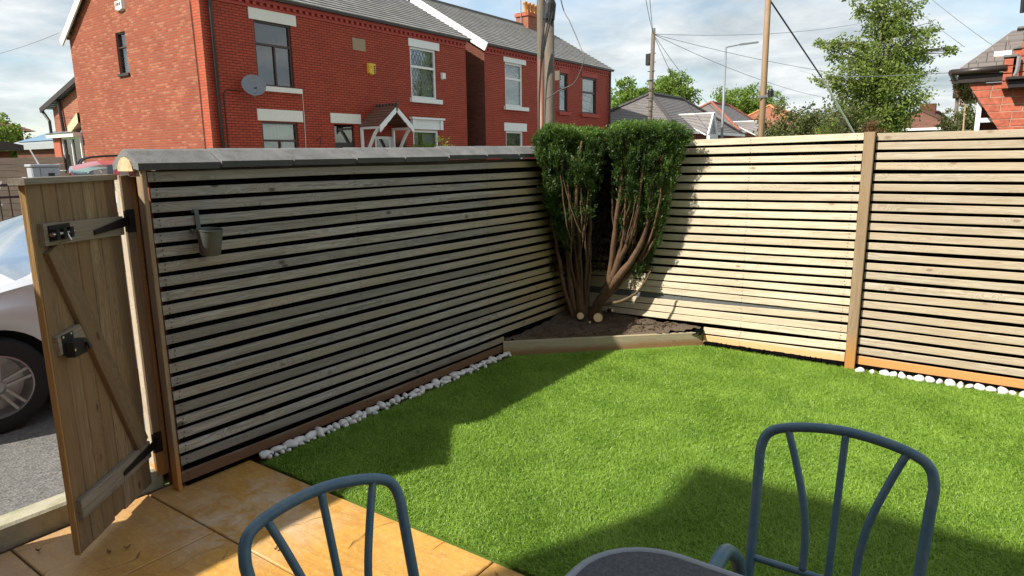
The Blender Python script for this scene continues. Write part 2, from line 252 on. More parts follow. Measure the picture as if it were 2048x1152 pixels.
def m_tarmac():
    m, t, b = mat('tarmac'); p = t.new('ShaderNodeNewGeometry').outputs['Position']
    vo = t.new('ShaderNodeTexVoronoi', feature='F1'); t.set(vo.inputs['Vector'], p); vo.inputs['Scale'].default_value = 70.0
    n = t.noise(p, 2.0, 5, 0.6); f = t.noise(p, 260.0, 3, 0.7)
    c = t.mix(vo.outputs['Color'], (0.06, 0.057, 0.053), (0.25, 0.24, 0.225)); c = t.mix(t.ramp(n, [(0.35, 0.0), (0.7, 0.5)]), c, (0.12, 0.115, 0.105)); c = t.mix(t.math('MULTIPLY', f, 0.4), c, (0.08, 0.08, 0.08))
    fin(t, b, c, 0.9, t.bump(vo.outputs['Distance'], 0.7, 0.006))
m_tarmac()
def m_patio():
    m, t, b = mat('stamped_concrete'); p = t.new('ShaderNodeNewGeometry').outputs['Position']; r = t.new('ShaderNodeObjectInfo').outputs['Random']
    q = t.vadd(p, t.comb(t.math('MULTIPLY', r, 9.0), t.math('MULTIPLY', r, 5.0), 0.0))
    n = t.noise(q, 2.2, 6, 0.62, 0.6); f = t.noise(q, 38.0, 5, 0.7); st = t.noise(t.vmul(q, (1.0, 6.0, 1.0)), 2.5, 5, 0.65, 1.2)
    # riven veins: thin level lines of a stretched noise
    v = t.math('ABSOLUTE', t.math('SUBTRACT', t.noise(t.vmul(t.vadd(q, t.vmul(t.noise(q, 3.0, 2, 0.5, out=1), (0.25, 0.25, 0))), (2.6, 0.9, 1.0)), 1.0, 2, 0.45), 0.5))
    vein = t.ramp(v, [(0.0, 1.0), (0.0035, 0.0)]); vein = t.math('MULTIPLY', vein, t.ramp(t.noise(q, 4.0, 2, 0.5), [(0.52, 0.0), (0.60, 1.0)]))
    c = t.mix(t.ramp(n, [(0.3, 0.0), (0.7, 1.0)]), (0.46, 0.222, 0.042), (0.65, 0.36, 0.080)); c = t.mix(t.math('MULTIPLY', t.ramp(st, [(0.42, 0.0), (0.70, 1.0)]), 0.55), c, (0.33, 0.165, 0.05))
    c = t.mix(t.math('MULTIPLY', t.ramp(f, [(0.50, 0.0), (0.70, 1.0)]), 0.5), c, (0.68, 0.45, 0.19)); c = t.mix(t.math('MULTIPLY', t.ramp(t.noise(q, 160.0, 3, 0.7), [(0.52, 0.0), (0.72, 1.0)]), 0.4), c, (0.25, 0.12, 0.04))
    sp = t.noise(q, 90.0, 2, 0.5); c = t.mix(t.math('MULTIPLY', t.ramp(sp, [(0.70, 0.0), (0.76, 1.0)]), 0.7), c, (0.12, 0.06, 0.03))
    dirt = t.noise(p, 5.0, 5, 0.7, 0.4); pos = t.sep(p)   # pale salt-bloom by the fence foot and grime by the threshold
    d1 = t.new('ShaderNodeVectorMath', operation='DISTANCE'); t.set(d1.inputs[0], p); d1.inputs[1].default_value = (-2.72, 1.66, 0.0)
    bl = t.math('MULTIPLY', t.ramp(t.math('MULTIPLY', d1.outputs['Value'], 1.6), [(0.2, 1.0), (0.85, 0.0)]), t.ramp(dirt, [(0.42, 0.0), (0.60, 1.0)]))
    c = t.mix(t.math('MULTIPLY', bl, 0.75), c, (0.62, 0.53, 0.42))
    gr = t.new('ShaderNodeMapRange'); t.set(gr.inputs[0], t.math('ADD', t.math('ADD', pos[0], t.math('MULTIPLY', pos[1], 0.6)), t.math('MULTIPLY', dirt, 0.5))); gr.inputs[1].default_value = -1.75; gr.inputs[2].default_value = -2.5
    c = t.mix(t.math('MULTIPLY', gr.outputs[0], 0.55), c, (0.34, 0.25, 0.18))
    c = t.mix(t.math('MULTIPLY', vein, 0.7), c, (0.2, 0.10, 0.03))
    h = t.math('SUBTRACT', t.math('ADD', t.math('MULTIPLY', n, 0.5), t.math('MULTIPLY', st, 0.4)), t.math('MULTIPLY', vein, 0.6))
    fin(t, b, c, t.math('ADD', t.math('MULTIPLY', st, 0.4), 0.28), t.bump(t.math('ADD', h, t.math('MULTIPLY', f, 0.25)), 0.8, 0.012))
m_patio()
def m_conc(name, a, bb, moss):
    m, t, b = mat(name); p = t.new('ShaderNodeNewGeometry').outputs['Position']; n = t.noise(p, 6.0, 6, 0.65); f = t.noise(p, 90.0, 4, 0.7)
    c = t.mix(n, a, bb); c = t.mix(t.math('MULTIPLY', t.ramp(t.noise(p, 14.0, 4, 0.6), [(0.45, 0.0), (0.7, 1.0)]), 0.6), c, moss); c = t.mix(t.math('MULTIPLY', f, 0.3), c, tuple(q * 0.4 for q in a))
    fin(t, b, c, 0.9, t.bump(t.math('ADD', n, f), 0.5, 0.006))
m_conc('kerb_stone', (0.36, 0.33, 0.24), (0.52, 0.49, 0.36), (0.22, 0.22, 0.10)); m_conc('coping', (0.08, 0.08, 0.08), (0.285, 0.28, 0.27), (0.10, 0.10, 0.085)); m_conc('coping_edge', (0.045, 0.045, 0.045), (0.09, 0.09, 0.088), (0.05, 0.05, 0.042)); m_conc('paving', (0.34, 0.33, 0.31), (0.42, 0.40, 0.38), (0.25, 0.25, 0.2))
def m_turf():
    m, t, b = mat('turf_mat'); p = t.new('ShaderNodeNewGeometry').outputs['Position']; n = t.noise(p, 180.0, 3, 0.6); fin(t, b, t.mix(n, (0.05, 0.12, 0.008), (0.14, 0.26, 0.022)), 0.9, t.bump(n, 1.0, 0.01))
m_turf()
def m_pebble():
    m, t, b = mat('pebble_white'); p = t.new('ShaderNodeTexCoord').outputs['Object']; r = t.new('ShaderNodeObjectInfo').outputs['Random']; n = t.noise(p, 25.0, 4, 0.6); c = t.mix(n, (0.62, 0.60, 0.57), (0.86, 0.85, 0.83)); c = t.mix(t.math('MULTIPLY', r, 0.3), c, (0.52, 0.50, 0.46)); fin(t, b, c, 0.6, t.bump(n, 0.3, 0.004))
m_pebble()
def m_table():
    m, t, b = mat('table_glass'); p = t.new('ShaderNodeTexCoord').outputs['Object']; n = t.noise(p, 120.0, 4, 0.75); g = t.noise(p, 9.0, 4, 0.6); c = t.mix(t.ramp(n, [(0.4, 0.0), (0.65, 1.0)]), (0.016, 0.017, 0.019), (0.075, 0.075, 0.078)); c = t.mix(t.math('MULTIPLY', g, 0.2), c, (0.09, 0.085, 0.08)); fin(t, b, c, t.math('ADD', t.math('MULTIPLY', n, 0.3), 0.30), t.bump(n, 0.2, 0.002)); b.inputs['Specular IOR Level'].default_value = 0.3
m_table()
# ------------------------------------------------------------------ mesh helpers
PM = {}
def link(o, parent=None, mtx=None):
    COL.objects.link(o); mtx = mtx or Matrix.Identity(4); PM[o.name] = mtx
    o.matrix_basis = mtx
    if parent is not None: o.parent = parent; o.matrix_parent_inverse = PM[parent.name].inverted()
    return o
def tag(o, label=None, cat=None, group=None, kind=None):
    for k, v in (('label', label), ('category', cat), ('group', group), ('kind', kind)):
        if v: o[k] = v
    return o
def thing(name, label, cat, loc=(0, 0, 0), group=None, rotz=0.0):
    o = bpy.data.objects.new(name, None); o.empty_display_size = 0.2
    return tag(link(o, None, Matrix.Translation(loc) @ Matrix.Rotation(rotz, 4, 'Z')), label, cat, group)
class MB:
    def __init__(s): s.v = []; s.f = []; s.uv = {}
    def add(s, vs, fs):
        k = len(s.v); s.v += [tuple(p) for p in vs]; s.f += [tuple(i + k for i in f) for f in fs]; return s
    def quad(s, a, b, c, d, uv=None):
        s.add((a, b, c, d), [(0, 1, 2, 3)])
        if uv: s.uv[len(s.f) - 1] = uv
        return s
    def box(s, x0, x1, y0, y1, z0, z1):
        return s.add([(x0, y0, z0), (x1, y0, z0), (x1, y1, z0), (x0, y1, z0), (x0, y0, z1), (x1, y0, z1), (x1, y1, z1), (x0, y1, z1)],
                     [(0, 3, 2, 1), (4, 5, 6, 7), (0, 1, 5, 4), (1, 2, 6, 5), (2, 3, 7, 6), (3, 0, 4, 7)])
    def cbox(s, x0, x1, y0, y1, z0, z1, c=0.003):
        """box with all twelve edges chamfered"""
        X = (x0, x1); Y = (y0, y1); Z = (z0, z1); vs = []; idx = {}
        for i in (0, 1):
            for j in (0, 1):
                for k in (0, 1):
                    sx, sy, sz = (c if i == 0 else -c), (c if j == 0 else -c), (c if k == 0 else -c)
                    for a, p in enumerate(((X[i], Y[j] + sy, Z[k] + sz), (X[i] + sx, Y[j], Z[k] + sz), (X[i] + sx, Y[j] + sy, Z[k]))):
                        idx[i, j, k, a] = len(vs); vs.append(p)
        fs = []
        for q in (0, 1):
            fs.append([idx[q, 0, 0, 0], idx[q, 1, 0, 0], idx[q, 1, 1, 0], idx[q, 0, 1, 0]])
            fs.append([idx[0, q, 0, 1], idx[1, q, 0, 1], idx[1, q, 1, 1], idx[0, q, 1, 1]])
            fs.append([idx[0, 0, q, 2], idx[1, 0, q, 2], idx[1, 1, q, 2], idx[0, 1, q, 2]])
        for i in (0, 1):
            for j in (0, 1):
                fs.append([idx[i, j, 0, 0], idx[i, j, 1, 0], idx[i, j, 1, 1], idx[i, j, 0, 1]])
                fs.append([idx[i, 0, j, 0], idx[i, 1, j, 0], idx[i, 1, j, 2], idx[i, 0, j, 2]])
                fs.append([idx[0, i, j, 1], idx[1, i, j, 1], idx[1, i, j, 2], idx[0, i, j, 2]])
                for k in (0, 1): fs.append([idx[i, j, k, 0], idx[i, j, k, 1], idx[i, j, k, 2]])
        return s.add(vs, fs)
    def obox(s, o, ax, ay, az, dx, dy, dz):
        """oriented box: o = corner, ax.. unit axes, dx.. lengths"""
        o = Vector(o); ax = Vector(ax) * dx; ay = Vector(ay) * dy; az = Vector(az) * dz
        return s.add([o, o + ax, o + ax + ay, o + ay, o + az, o + ax + az, o + ax + ay + az, o + ay + az],
                     [(0, 3, 2, 1), (4, 5, 6, 7), (0, 1, 5, 4), (1, 2, 6, 5), (2, 3, 7, 6), (3, 0, 4, 7)])
    def bar(s, a, b, w, h, up=(0, 0, 1)):
        """bar of section w x h from a to b"""
        a = Vector(a); b = Vector(b); d = b - a; L = d.length; d.normalize(); u = Vector(up); sd_ = d.cross(u)
        if sd_.length < 1e-4: sd_ = d.cross(Vector((1, 0, 0)))
        sd_.normalize(); u = sd_.cross(d)
        return s.obox(a - sd_ * w / 2 - u * h / 2, d, sd_, u, L, w, h)
    def tube(s, path, r, n=8, caps=True):
        P = [Vector(p) for p in path]; m = len(P); R_ = list(r) if hasattr(r, '__len__') else [r] * m
        t0 = (P[1] - P[0]).normalized(); ref = Vector((0, 0, 1)) if abs(t0.z) < 0.9 else Vector((1, 0, 0)); u = t0.cross(ref).normalized(); k = len(s.v)
        for i in range(m):
            t = (P[min(i + 1, m - 1)] - P[max(i - 1, 0)]).normalized(); u = (u - t * u.dot(t)).normalized(); w = t.cross(u)
            for j in range(n): a = 2 * pi * j / n; s.v.append(tuple(P[i] + (u * cos(a) + w * sin(a)) * R_[i]))
        for i in range(m - 1):
            for j in range(n): s.f.append((k + i * n + j, k + i * n + (j + 1) % n, k + (i + 1) * n + (j + 1) % n, k + (i + 1) * n + j))
        if caps: s.f.append(tuple(k + j for j in range(n))[::-1]); s.f.append(tuple(k + (m - 1) * n + j for j in range(n)))
        return s
    def lathe(s, prof, c, axis=(0, 0, 1), n=24, ref=(1, 0, 0)):
        """prof: (radius, height) list turned about axis through c"""
        a = Vector(axis).normalized(); u = Vector(ref); u = (u - a * u.dot(a)).normalized(); w = a.cross(u); c = Vector(c); k = len(s.v)
        for r, h in prof:
            for j in range(n): q = 2 * pi * j / n; s.v.append(tuple(c + a * h + (u * cos(q) + w * sin(q)) * r))
        for i in range(len(prof) - 1):
            for j in range(n): s.f.append((k + i * n + j, k + i * n + (j + 1) % n, k + (i + 1) * n + (j + 1) % n, k + (i + 1) * n + j))
        return s
    def mesh(s, name, uv=False):
        me = bpy.data.meshes.new(name); me.from_pydata(s.v, [], s.f); me.update()
        if uv or s.uv:
            L = me.uv_layers.new(name='UVMap').data
            for p in me.polygons:
                if p.index in s.uv: co = s.uv[p.index]
                else:
                    nx, ny, nz = map(abs, p.normal); vs = [me.vertices[i].co for i in p.vertices]
                    co = [(q.y, q.z) for q in vs] if nx >= ny and nx >= nz else ([(q.x, q.z) for q in vs] if ny >= nz else [(q.x, q.y) for q in vs])
                for li, q in zip(p.loop_indices, co): L[li].uv = q
        return me
    def build(s, name, m, parent=None, mtx=None, smooth=False, uv=False, label=None, cat=None, group=None, kind=None):
        me = s.mesh(name, uv); me.materials.append(MATS[m])
        if smooth: me.polygons.foreach_set('use_smooth', [True] * len(me.polygons))
        return tag(link(bpy.data.objects.new(name, me), parent, mtx), label, cat, group, kind)
def smooth_auto(o, ang=35):
    me = o.data; me.polygons.foreach_set('use_smooth', [True] * len(me.polygons))
    me.set_sharp_from_angle(angle=radians(ang))
def frame(p0, x, z):
    x = Vector(x).normalized(); z = Vector(z); z = (z - x * z.dot(x)).normalized(); y = z.cross(x)
    return Matrix(((x.x, y.x, z.x, p0[0]), (x.y, y.y, z.y, p0[1]), (x.z, y.z, z.z, p0[2]), (0, 0, 0, 1)))
def plank(name, p0, p1, up, h, t, m, parent, seg=1, warp=0.0, c=0.0025, label=None):
    """sawn board from p0 to p1 (axis of the board), height h along up, thickness t; grain runs along local X"""
    p0 = Vector(p0); p1 = Vector(p1); L = (p1 - p0).length; prof = []
    for sy, sz in ((-1, -1), (1, -1), (1, 1), (-1, 1)):
        a = (sy * t / 2, sz * (h / 2 - c)); b = (sy * (t / 2 - c), sz * h / 2)
        prof += [b, a] if sy * sz > 0 and False else ([a, b] if sy * sz < 0 else [b, a])
    prof = [(-t/2 + c, -h/2), (t/2 - c, -h/2), (t/2, -h/2 + c), (t/2, h/2 - c), (t/2 - c, h/2), (-t/2 + c, h/2), (-t/2, h/2 - c), (-t/2, -h/2 + c)]
    b = MB(); ph = random.random() * 6; ph2 = random.random() * 6
    for i in range(seg + 1):
        x = L * i / seg; dz = warp * sin(ph + x * 1.7) + warp * 0.5 * sin(ph2 + x * 4.1); dy = warp * 0.7 * sin(ph2 + x * 2.3)
        for (y, z) in prof: b.v.append((x, y + dy, z + dz))
    for i in range(seg):
        for j in range(8): b.f.append((i * 8 + j, i * 8 + (j + 1) % 8, (i + 1) * 8 + (j + 1) % 8, (i + 1) * 8 + j))
    b.f.append(tuple(range(7, -1, -1))); b.f.append(tuple(seg * 8 + j for j in range(8)))
    return b.build(name, m, parent, frame(p0, p1 - p0, up), label=label)
def bez(p0, p1, p2, p3, n=10):
    p0, p1, p2, p3 = map(Vector, (p0, p1, p2, p3)); out = []
    for i in range(n + 1):
        t = i / n; out.append(p0 * (1 - t) ** 3 + p1 * 3 * t * (1 - t) ** 2 + p2 * 3 * t * t * (1 - t) + p3 * t ** 3)
    return out
def spline(pts, n=6):
    P = [Vector(p) for p in pts]; out = []
    for i in range(len(P) - 1):
        a = P[max(i - 1, 0)]; b = P[i]; c = P[i + 1]; d = P[min(i + 2, len(P) - 1)]
        for k in range(n):
            t = k / n; out.append(0.5 * ((2 * b) + (c - a) * t + (2 * a - 5 * b + 4 * c - d) * t * t + (3 * b - a - 3 * c + d) * t ** 3))
    return out + [P[-1]]
def sheet(name, x0, x1, y0, y1, z, m, kind='structure', parent=None): return MB().quad((x0, y0, z), (x1, y0, z), (x1, y1, z), (x0, y1, z)).build(name, m, parent, uv=True, kind=kind)

# ================================================================== ground, street, patio, lawn
sheet('ground', -400, 400, -400, 400, -0.06, 'verge_green')
sheet('road', -13.2, -3.5, -60, 90, -0.012, 'tarmac')
b = MB(); b.box(-15.6, -13.2, -60, 90, -0.05, 0.09); b.build('pavement', 'paving', kind='structure')
b = MB()
for i in range(-30, 90): b.cbox(-13.2, -13.07, i * 0.92, i * 0.92 + 0.912, -0.05, 0.10, 0.012)
b.build('kerb', 'kerb_stone', kind='structure')
# stamped concrete patio: a bed with separate slabs on it
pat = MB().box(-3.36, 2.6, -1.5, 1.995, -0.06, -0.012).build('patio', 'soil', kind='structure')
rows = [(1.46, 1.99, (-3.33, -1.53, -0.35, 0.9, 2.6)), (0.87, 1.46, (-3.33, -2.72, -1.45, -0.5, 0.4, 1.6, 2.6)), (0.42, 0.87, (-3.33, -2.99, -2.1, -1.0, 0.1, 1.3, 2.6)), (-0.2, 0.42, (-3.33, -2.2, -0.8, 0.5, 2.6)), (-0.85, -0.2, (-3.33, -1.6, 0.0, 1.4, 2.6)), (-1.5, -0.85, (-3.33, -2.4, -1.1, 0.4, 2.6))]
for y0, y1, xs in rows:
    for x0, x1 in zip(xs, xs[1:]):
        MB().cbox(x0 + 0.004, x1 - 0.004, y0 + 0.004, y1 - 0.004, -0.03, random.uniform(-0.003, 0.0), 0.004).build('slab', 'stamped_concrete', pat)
# lawn: backing mat with synthetic blades
lawn = MB().box(-3.13, 2.6, 2.0, 5.56, -0.05, 0.004).build('lawn', 'turf_mat', kind='structure')
def blades(name, n, x0, x1, y0, y1, keep, hmin, hmax, wid, m, z=0.0):
    x = RNG.uniform(x0, x1, n); y = RNG.uniform(y0, y1, n); k = keep(x, y); x = x[k]; y = y[k]; n = len(x)
    a = RNG.uniform(0, 2 * pi, n); h = RNG.uniform(hmin, hmax, n); w = wid * RNG.uniform(0.7, 1.3, n)
    # pile leans in broad swirls as laid turf does
    la = 2.2 + 1.3 * np.sin(x * 1.9 + 0.7) * np.cos(y * 1.6) + 0.9 * np.sin(x * 5.1 + y * 4.3) + RNG.normal(0, 1.5, n); ln = h * RNG.uniform(0.5, 1.7, n)
    ca, sa = np.cos(a) * w, np.sin(a) * w; lx, ly = np.cos(la) * ln, np.sin(la) * ln
    V = np.empty((n, 5, 3), np.float32)
    V[:, 0] = np.stack([x - ca, y - sa, np.full(n, z)], 1); V[:, 1] = np.stack([x + ca, y + sa, np.full(n, z)], 1)
    V[:, 2] = np.stack([x + ca * 0.8 + lx * 0.35, y + sa * 0.8 + ly * 0.35, z + h * 0.62], 1); V[:, 3] = np.stack([x - ca * 0.8 + lx * 0.35, y - sa * 0.8 + ly * 0.35, z + h * 0.62], 1)
    V[:, 4] = np.stack([x + lx, y + ly, z + h * RNG.uniform(0.75, 1.0, n)], 1)
    I = np.arange(n, dtype=np.int32)[:, None] * 5
    loops = np.concatenate([I + np.array([0, 1, 2, 3]), I + np.array([3, 2, 4])], 1).ravel()
    me = bpy.data.meshes.new(name); me.vertices.add(n * 5); me.vertices.foreach_set('co', V.ravel()); me.loops.add(len(loops)); me.loops.foreach_set('vertex_index', loops)
    me.polygons.add(2 * n); st = np.empty(2 * n, np.int32); st[0::2] = np.arange(n) * 7; st[1::2] = np.arange(n) * 7 + 4; me.polygons.foreach_set('loop_start', st)
    me.update(calc_edges=True); me.materials.append(MATS[m]); o = bpy.data.objects.new(name, me); link(o); return o
def on_lawn(x, y):
    return (y - 4.37) < (x + 3.22) * (5.62 - 4.37) / (5.62 + -4.31) * 0 + (x + 3.14) * 0.955 - 0.02 + (x > -1.93) * 9
near = blades('artificial_grass', 620000, -3.13, 1.7, 1.995, 5.55, on_lawn, 0.012, 0.030, 0.0016, 'turf_blade')
tag(near, 'short artificial grass pile covering the lawn', 'grass', kind='stuff')
# soil of the raised corner bed
b = MB(); N = 26
for i in range(N + 1):
    for j in range(N + 1):
        xx = -3.24 + 1.34 * i / N; yy = 4.37 + 1.25 * j / N; b.v.append((xx, yy, 0.085 + 0.05 * math.exp(-((xx + 2.95) ** 2 + (yy - 5.35) ** 2) / 0.12) + 0.075 * min(1.0, max(0.0, (yy - 5.15) / 0.4)) + 0.05 * min(1.0, max(0.0, (-2.85 - xx) / 0.35)) + random.uniform(-0.012, 0.012)))
for i in range(N):
    for j in range(N):
        xx = -3.24 + 1.34 * (i + 0.5) / N; yy = 4.37 + 1.25 * (j + 0.5) / N
        if (yy - 4.40) > (xx + 3.22) * 0.954: k = i * (N + 1) + j; b.f.append((k, k + N + 1, k + N + 2, k + 1))
b.build('soil', 'soil', kind='structure', smooth=True)
b = MB()
for _ in range(900):
    xx = random.uniform(-3.15, -2.0); yy = random.uniform(4.55, 5.55)
    if (yy - 4.47) < (xx + 3.22) * 0.954: continue
    L = random.uniform(0.012, 0.04); a = random.uniform(0, pi); zz = 0.095 + 0.05 * math.exp(-((xx + 2.95) ** 2 + (yy - 5.35) ** 2) / 0.12) + 0.075 * min(1.0, max(0.0, (yy - 5.15) / 0.4)) + 0.05 * min(1.0, max(0.0, (-2.85 - xx) / 0.35))
    b.bar((xx, yy, zz + 0.006), (xx + L * cos(a), yy + L * sin(a), zz + random.uniform(0.0, 0.016)), 0.008, 0.004)
tag(b.build('bark_litter', 'twig', kind='stuff'), 'loose bark and dry needles on the corner bed', 'litter')

# ================================================================== boundary wall with coping (left)
wall = thing('boundary_wall', 'low brick boundary wall capped with grey ridge coping, behind the left slatted fence', 'wall', (-3.35, 3.6, 0))
MB().box(-3.42, -3.285, 1.70, 13.4, -0.05, 1.585).build('brick_core', 'brick_dark', wall, uv=True)
z = 0.0; k = 0
plain('brick_piece', (0.21, 0.05, 0.03), 0.85, 0.3, 25, bump=0.5); plain('brick_bright', (0.42, 0.105, 0.055), 0.8, 0.25, 25, bump=0.4)
plain('mortar', (0.16, 0.12, 0.09), 0.95, 0.2, 30, bump=0.6)
MB().box(-3.415, -3.263, 1.612, 1.70, -0.05, 1.585).build('mortar_bed', 'brick_piece', wall)
bm_full = MB().cbox(-0.056, 0.056, -0.05, 0.05, -0.0325, 0.0325, 0.004).mesh('brick'); bm_full.materials.append(MATS['brick_piece'])
while z < 1.55:
    o = link(bpy.data.objects.new('brick', bm_full), wall, Matrix.Translation((-3.352 + random.uniform(-0.003, 0.003), 1.656 + random.uniform(-0.004, 0.004), z + 0.035)) @ Matrix.Rotation(random.uniform(-0.012, 0.012), 4, 'Z')); z += 0.075
MB().cbox(-3.425, -3.275, 1.60, 1.70, 1.588, 1.61, 0.003).build('bed_tile', 'brick_bright', wall)
ys = [1.53, 1.947, 2.389, 2.852, 3.275, 3.719, 4.169, 4.60, 5.03, 5.47, 5.90, 6.33, 6.77, 7.2, 7.64, 8.07, 8.5]
for y0, y1 in zip(ys, ys[1:]):
    zb = 1.628 + 0.016 * (y0 - 1.5) * 0.6 + random.uniform(-0.004, 0.004); j = random.uniform(-0.004, 0.004)
    prof = [(-3.438, zb - 0.010), (-3.438, zb + 0.022), (-3.34, zb + 0.080), (-3.315, zb + 0.088), (-3.29, zb + 0.080), (-3.192, zb + 0.022), (-3.192, zb - 0.010)]
    inner = [(-3.24, zb - 0.002)] + [(-3.315 + 0.075 * cos(a), zb - 0.002 + 0.055 * sin(a)) for a in [pi * q / 6 for q in range(1, 6)]] + [(-3.39, zb - 0.002)]
    P = prof + inner; n = len(P); b = MB()
    for yy in (y0 + 0.007, y1 - 0.007):
        for (xx, z_) in P: b.v.append((xx + j, yy, z_ + 0.004 * (yy - y0)))
    for q in range(n): b.f.append((q, (q + 1) % n, n + (q + 1) % n, n + q))
    # end caps: quads between outer and inner outlines
    O = [0, 1, 2, 3, 4, 5, 6]; I = [13, 12, 11, 10, 9, 8, 7]
    for off in (0, n):
        for q in range(6): b.f.append((off + O[q], off + O[q + 1], off + I[q + 1], off + I[q]))
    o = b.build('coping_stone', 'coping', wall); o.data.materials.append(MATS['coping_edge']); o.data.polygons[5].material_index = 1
b = MB(); n = 9
for yy in (1.535, 1.62):
    for q in range(n): a = pi * q / (n - 1); b.v.append((-3.315 + 0.073 * cos(a), yy, 1.612 + 0.066 * sin(a)))
for q in range(n - 1): b.f.append((q, q + 1, n + q + 1, n + q))
b.f.append(tuple(range(n))); b.f.append(tuple(range(2 * n - 1, n - 1, -1))); b.build('mortar_plug', 'mortar_cream', wall)
MB().box(-3.40, -3.285, 1.72, 8.4, 1.588, 1.64).build('mortar_bed', 'mortar', wall)

w2 = thing('boundary_wall', 'brick boundary wall with coping on the near side of the gateway', 'wall', (-3.35, -0.4, 0))
MB().box(-3.42, -3.285, -1.5, 0.70, -0.05, 1.60).build('brick_core', 'brick_dark', w2, uv=True)
for i in range(5): MB().add([(-3.44, -1.5 + i * 0.44, 1.602), (-3.19, -1.5 + i * 0.44, 1.602), (-3.19, -1.5 + i * 0.44, 1.64), (-3.315, -1.5 + i * 0.44, 1.715), (-3.44, -1.5 + i * 0.44, 1.64), (-3.44, -1.065 + i * 0.44, 1.602), (-3.19, -1.065 + i * 0.44, 1.602), (-3.19, -1.065 + i * 0.44, 1.64), (-3.315, -1.065 + i * 0.44, 1.715), (-3.44, -1.065 + i * 0.44, 1.64)], [(0, 1, 2, 3, 4), (9, 8, 7, 6, 5), (0, 5, 6, 1), (1, 6, 7, 2), (2, 7, 8, 3), (3, 8, 9, 4), (4, 9, 5, 0)]).build('coping_stone', 'coping', w2)
plank('gate_stop', (-3.35, 0.72, 0.05), (-3.35, 0.72, 1.6), (0, 1, 0), 0.03, 0.09, 'post_brown', w2)

# ================================================================== left slatted fence
lf = thing('slatted_fence', 'grey weathered slatted timber fence along the left wall, in shade', 'fence', (-3.22, 3.6, 0))
n = 22; pitch = (1.606 - 0.047 - 0.049) / 21
nail = MB()
for i in range(n):
    zt = 0.047 + 0.0245 + pitch * (n - 1 - i); yend = 5.50 if i < 20 else 4.40; ystart = 1.592 + random.uniform(-0.004, 0.004)
    dz0 = random.uniform(-0.0045, 0.0045); dz1 = random.uniform(-0.0045, 0.0045) + (0.012 if i == 0 else 0)
    hs = 0.0478
    if i == 21: hs = 0.060; zt -= 0.007
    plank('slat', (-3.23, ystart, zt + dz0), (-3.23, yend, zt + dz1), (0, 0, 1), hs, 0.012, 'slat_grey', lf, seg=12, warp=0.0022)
    for yy in (ystart + 0.03, 2.85, 4.2):
        for q in (-0.012, 0.012): nail.tube([(-3.222, yy + random.uniform(-0.004, 0.004), zt + q), (-3.2185, yy, zt + q)], 0.0030, 6)
tag(nail.build('nail_heads', 'black_iron', lf), kind='stuff')
for yy in (1.64, 2.85, 4.2, 5.35): plank('batten', (-3.2465, yy, 0.02), (-3.2465, yy, 1.60), (0, 1, 0), 0.045, 0.018, 'black_sheet', lf)  # battens coloured black for the shade between the slats
MB().box(-3.272, -3.260, 1.64, 5.56, 0.0, 1.60).build('backing_sheet', 'black_sheet', lf)  # black sheet added over the brickwork to paint the shade in the gaps
plank('end_trim', (-3.2425, 1.571, -0.0), (-3.2425, 1.571, 1.612), (0, 1, 0), 0.022, 0.055, 'post_brown', lf)
MB().box(-3.262, -3.238, 1.62, 4.38, 0.002, 0.04).build('gravel_strip', 'black_sheet', lf)

# ================================================================== right slatted fence
rf = thing('slatted_fence', 'sunlit pale slatted timber fence with a central post across the lawn', 'fence', (-0.75, 5.58, 0))
A = [1.779, 1.707, 1.631, 1.558, 1.48, 1.411, 1.333, 1.259, 1.189, 1.114, 1.039, 0.968, 0.897, 0.825, 0.744, 0.672, 0.599, 0.535, 0.479, 0.375, 0.315, 0.251, 0.172, 0.097]
B = [1.794, 1.718, 1.645, 1.568, 1.495, 1.421, 1.347, 1.277, 1.207, 1.136, 1.065, 0.994, 0.918, 0.848, 0.774, 0.700, 0.625, 0.552, 0.488, 0.413, 0.337, 0.270, 0.198, 0.120]
C_ = [1.793, 1.726, 1.655, 1.579, 1.503, 1.427, 1.355, 1.280, 1.209, 1.137, 1.066, 0.992, 0.918, 0.842, 0.769, 0.692, 0.618, 0.544, 0.470, 0.400, 0.329, 0.254, 0.179, 0.107]
nail = MB(); HH = 0.052
for i in range(24):
    xl = -3.20 if i < 22 else -1.905 + random.uniform(-0.012, 0.012); sl = (B[i] - A[i]) / (-0.80 + 1.88); zl = A[i] + sl * (xl + 1.88) * (0.35 if i < 22 else 1.0)
    h = HH if i not in (20, 22, 23) else (0.058 if i < 23 else 0.074)
    plank('slat', (xl, 5.59, zl - h / 2), (-0.785 + random.uniform(-0.003, 0.003), 5.59, B[i] - h / 2), (0, 0, 1), h, 0.013, 'slat_cream', rf, seg=9, warp=0.002)
    for xx in (-0.83, -1.6):
        for q in (-0.012, 0.012): nail.tube([(xx + random.uniform(-0.006, 0.006), 5.582, B[i] + sl * (xx + 0.8) - h / 2 + q), (xx, 5.5785, B[i] + sl * (xx + 0.8) - h / 2 + q)], 0.002, 6)
    zr = C_[i] + random.uniform(-0.004, 0.004) - (0.010 if i == 3 else 0)
    h2 = HH if i < 23 else 0.066
    plank('slat', (-0.70, 5.59, C_[i] - h2 / 2), (1.75, 5.59, zr - h2 / 2), (0, 0, 1), h2, 0.013, 'slat_tan', rf, seg=9, warp=0.002)
tag(nail.build('nail_heads', 'black_iron', rf), kind='stuff')
plank('fence_post', (-0.742, 5.565, -0.05), (-0.742, 5.565, 1.802), (0, 1, 0), 0.052, 0.070, 'post_brown', rf)
plank('fence_post', (1.80, 5.565, -0.05), (1.80, 5.565, 1.80), (0, 1, 0), 0.06, 0.075, 'post_brown', rf)
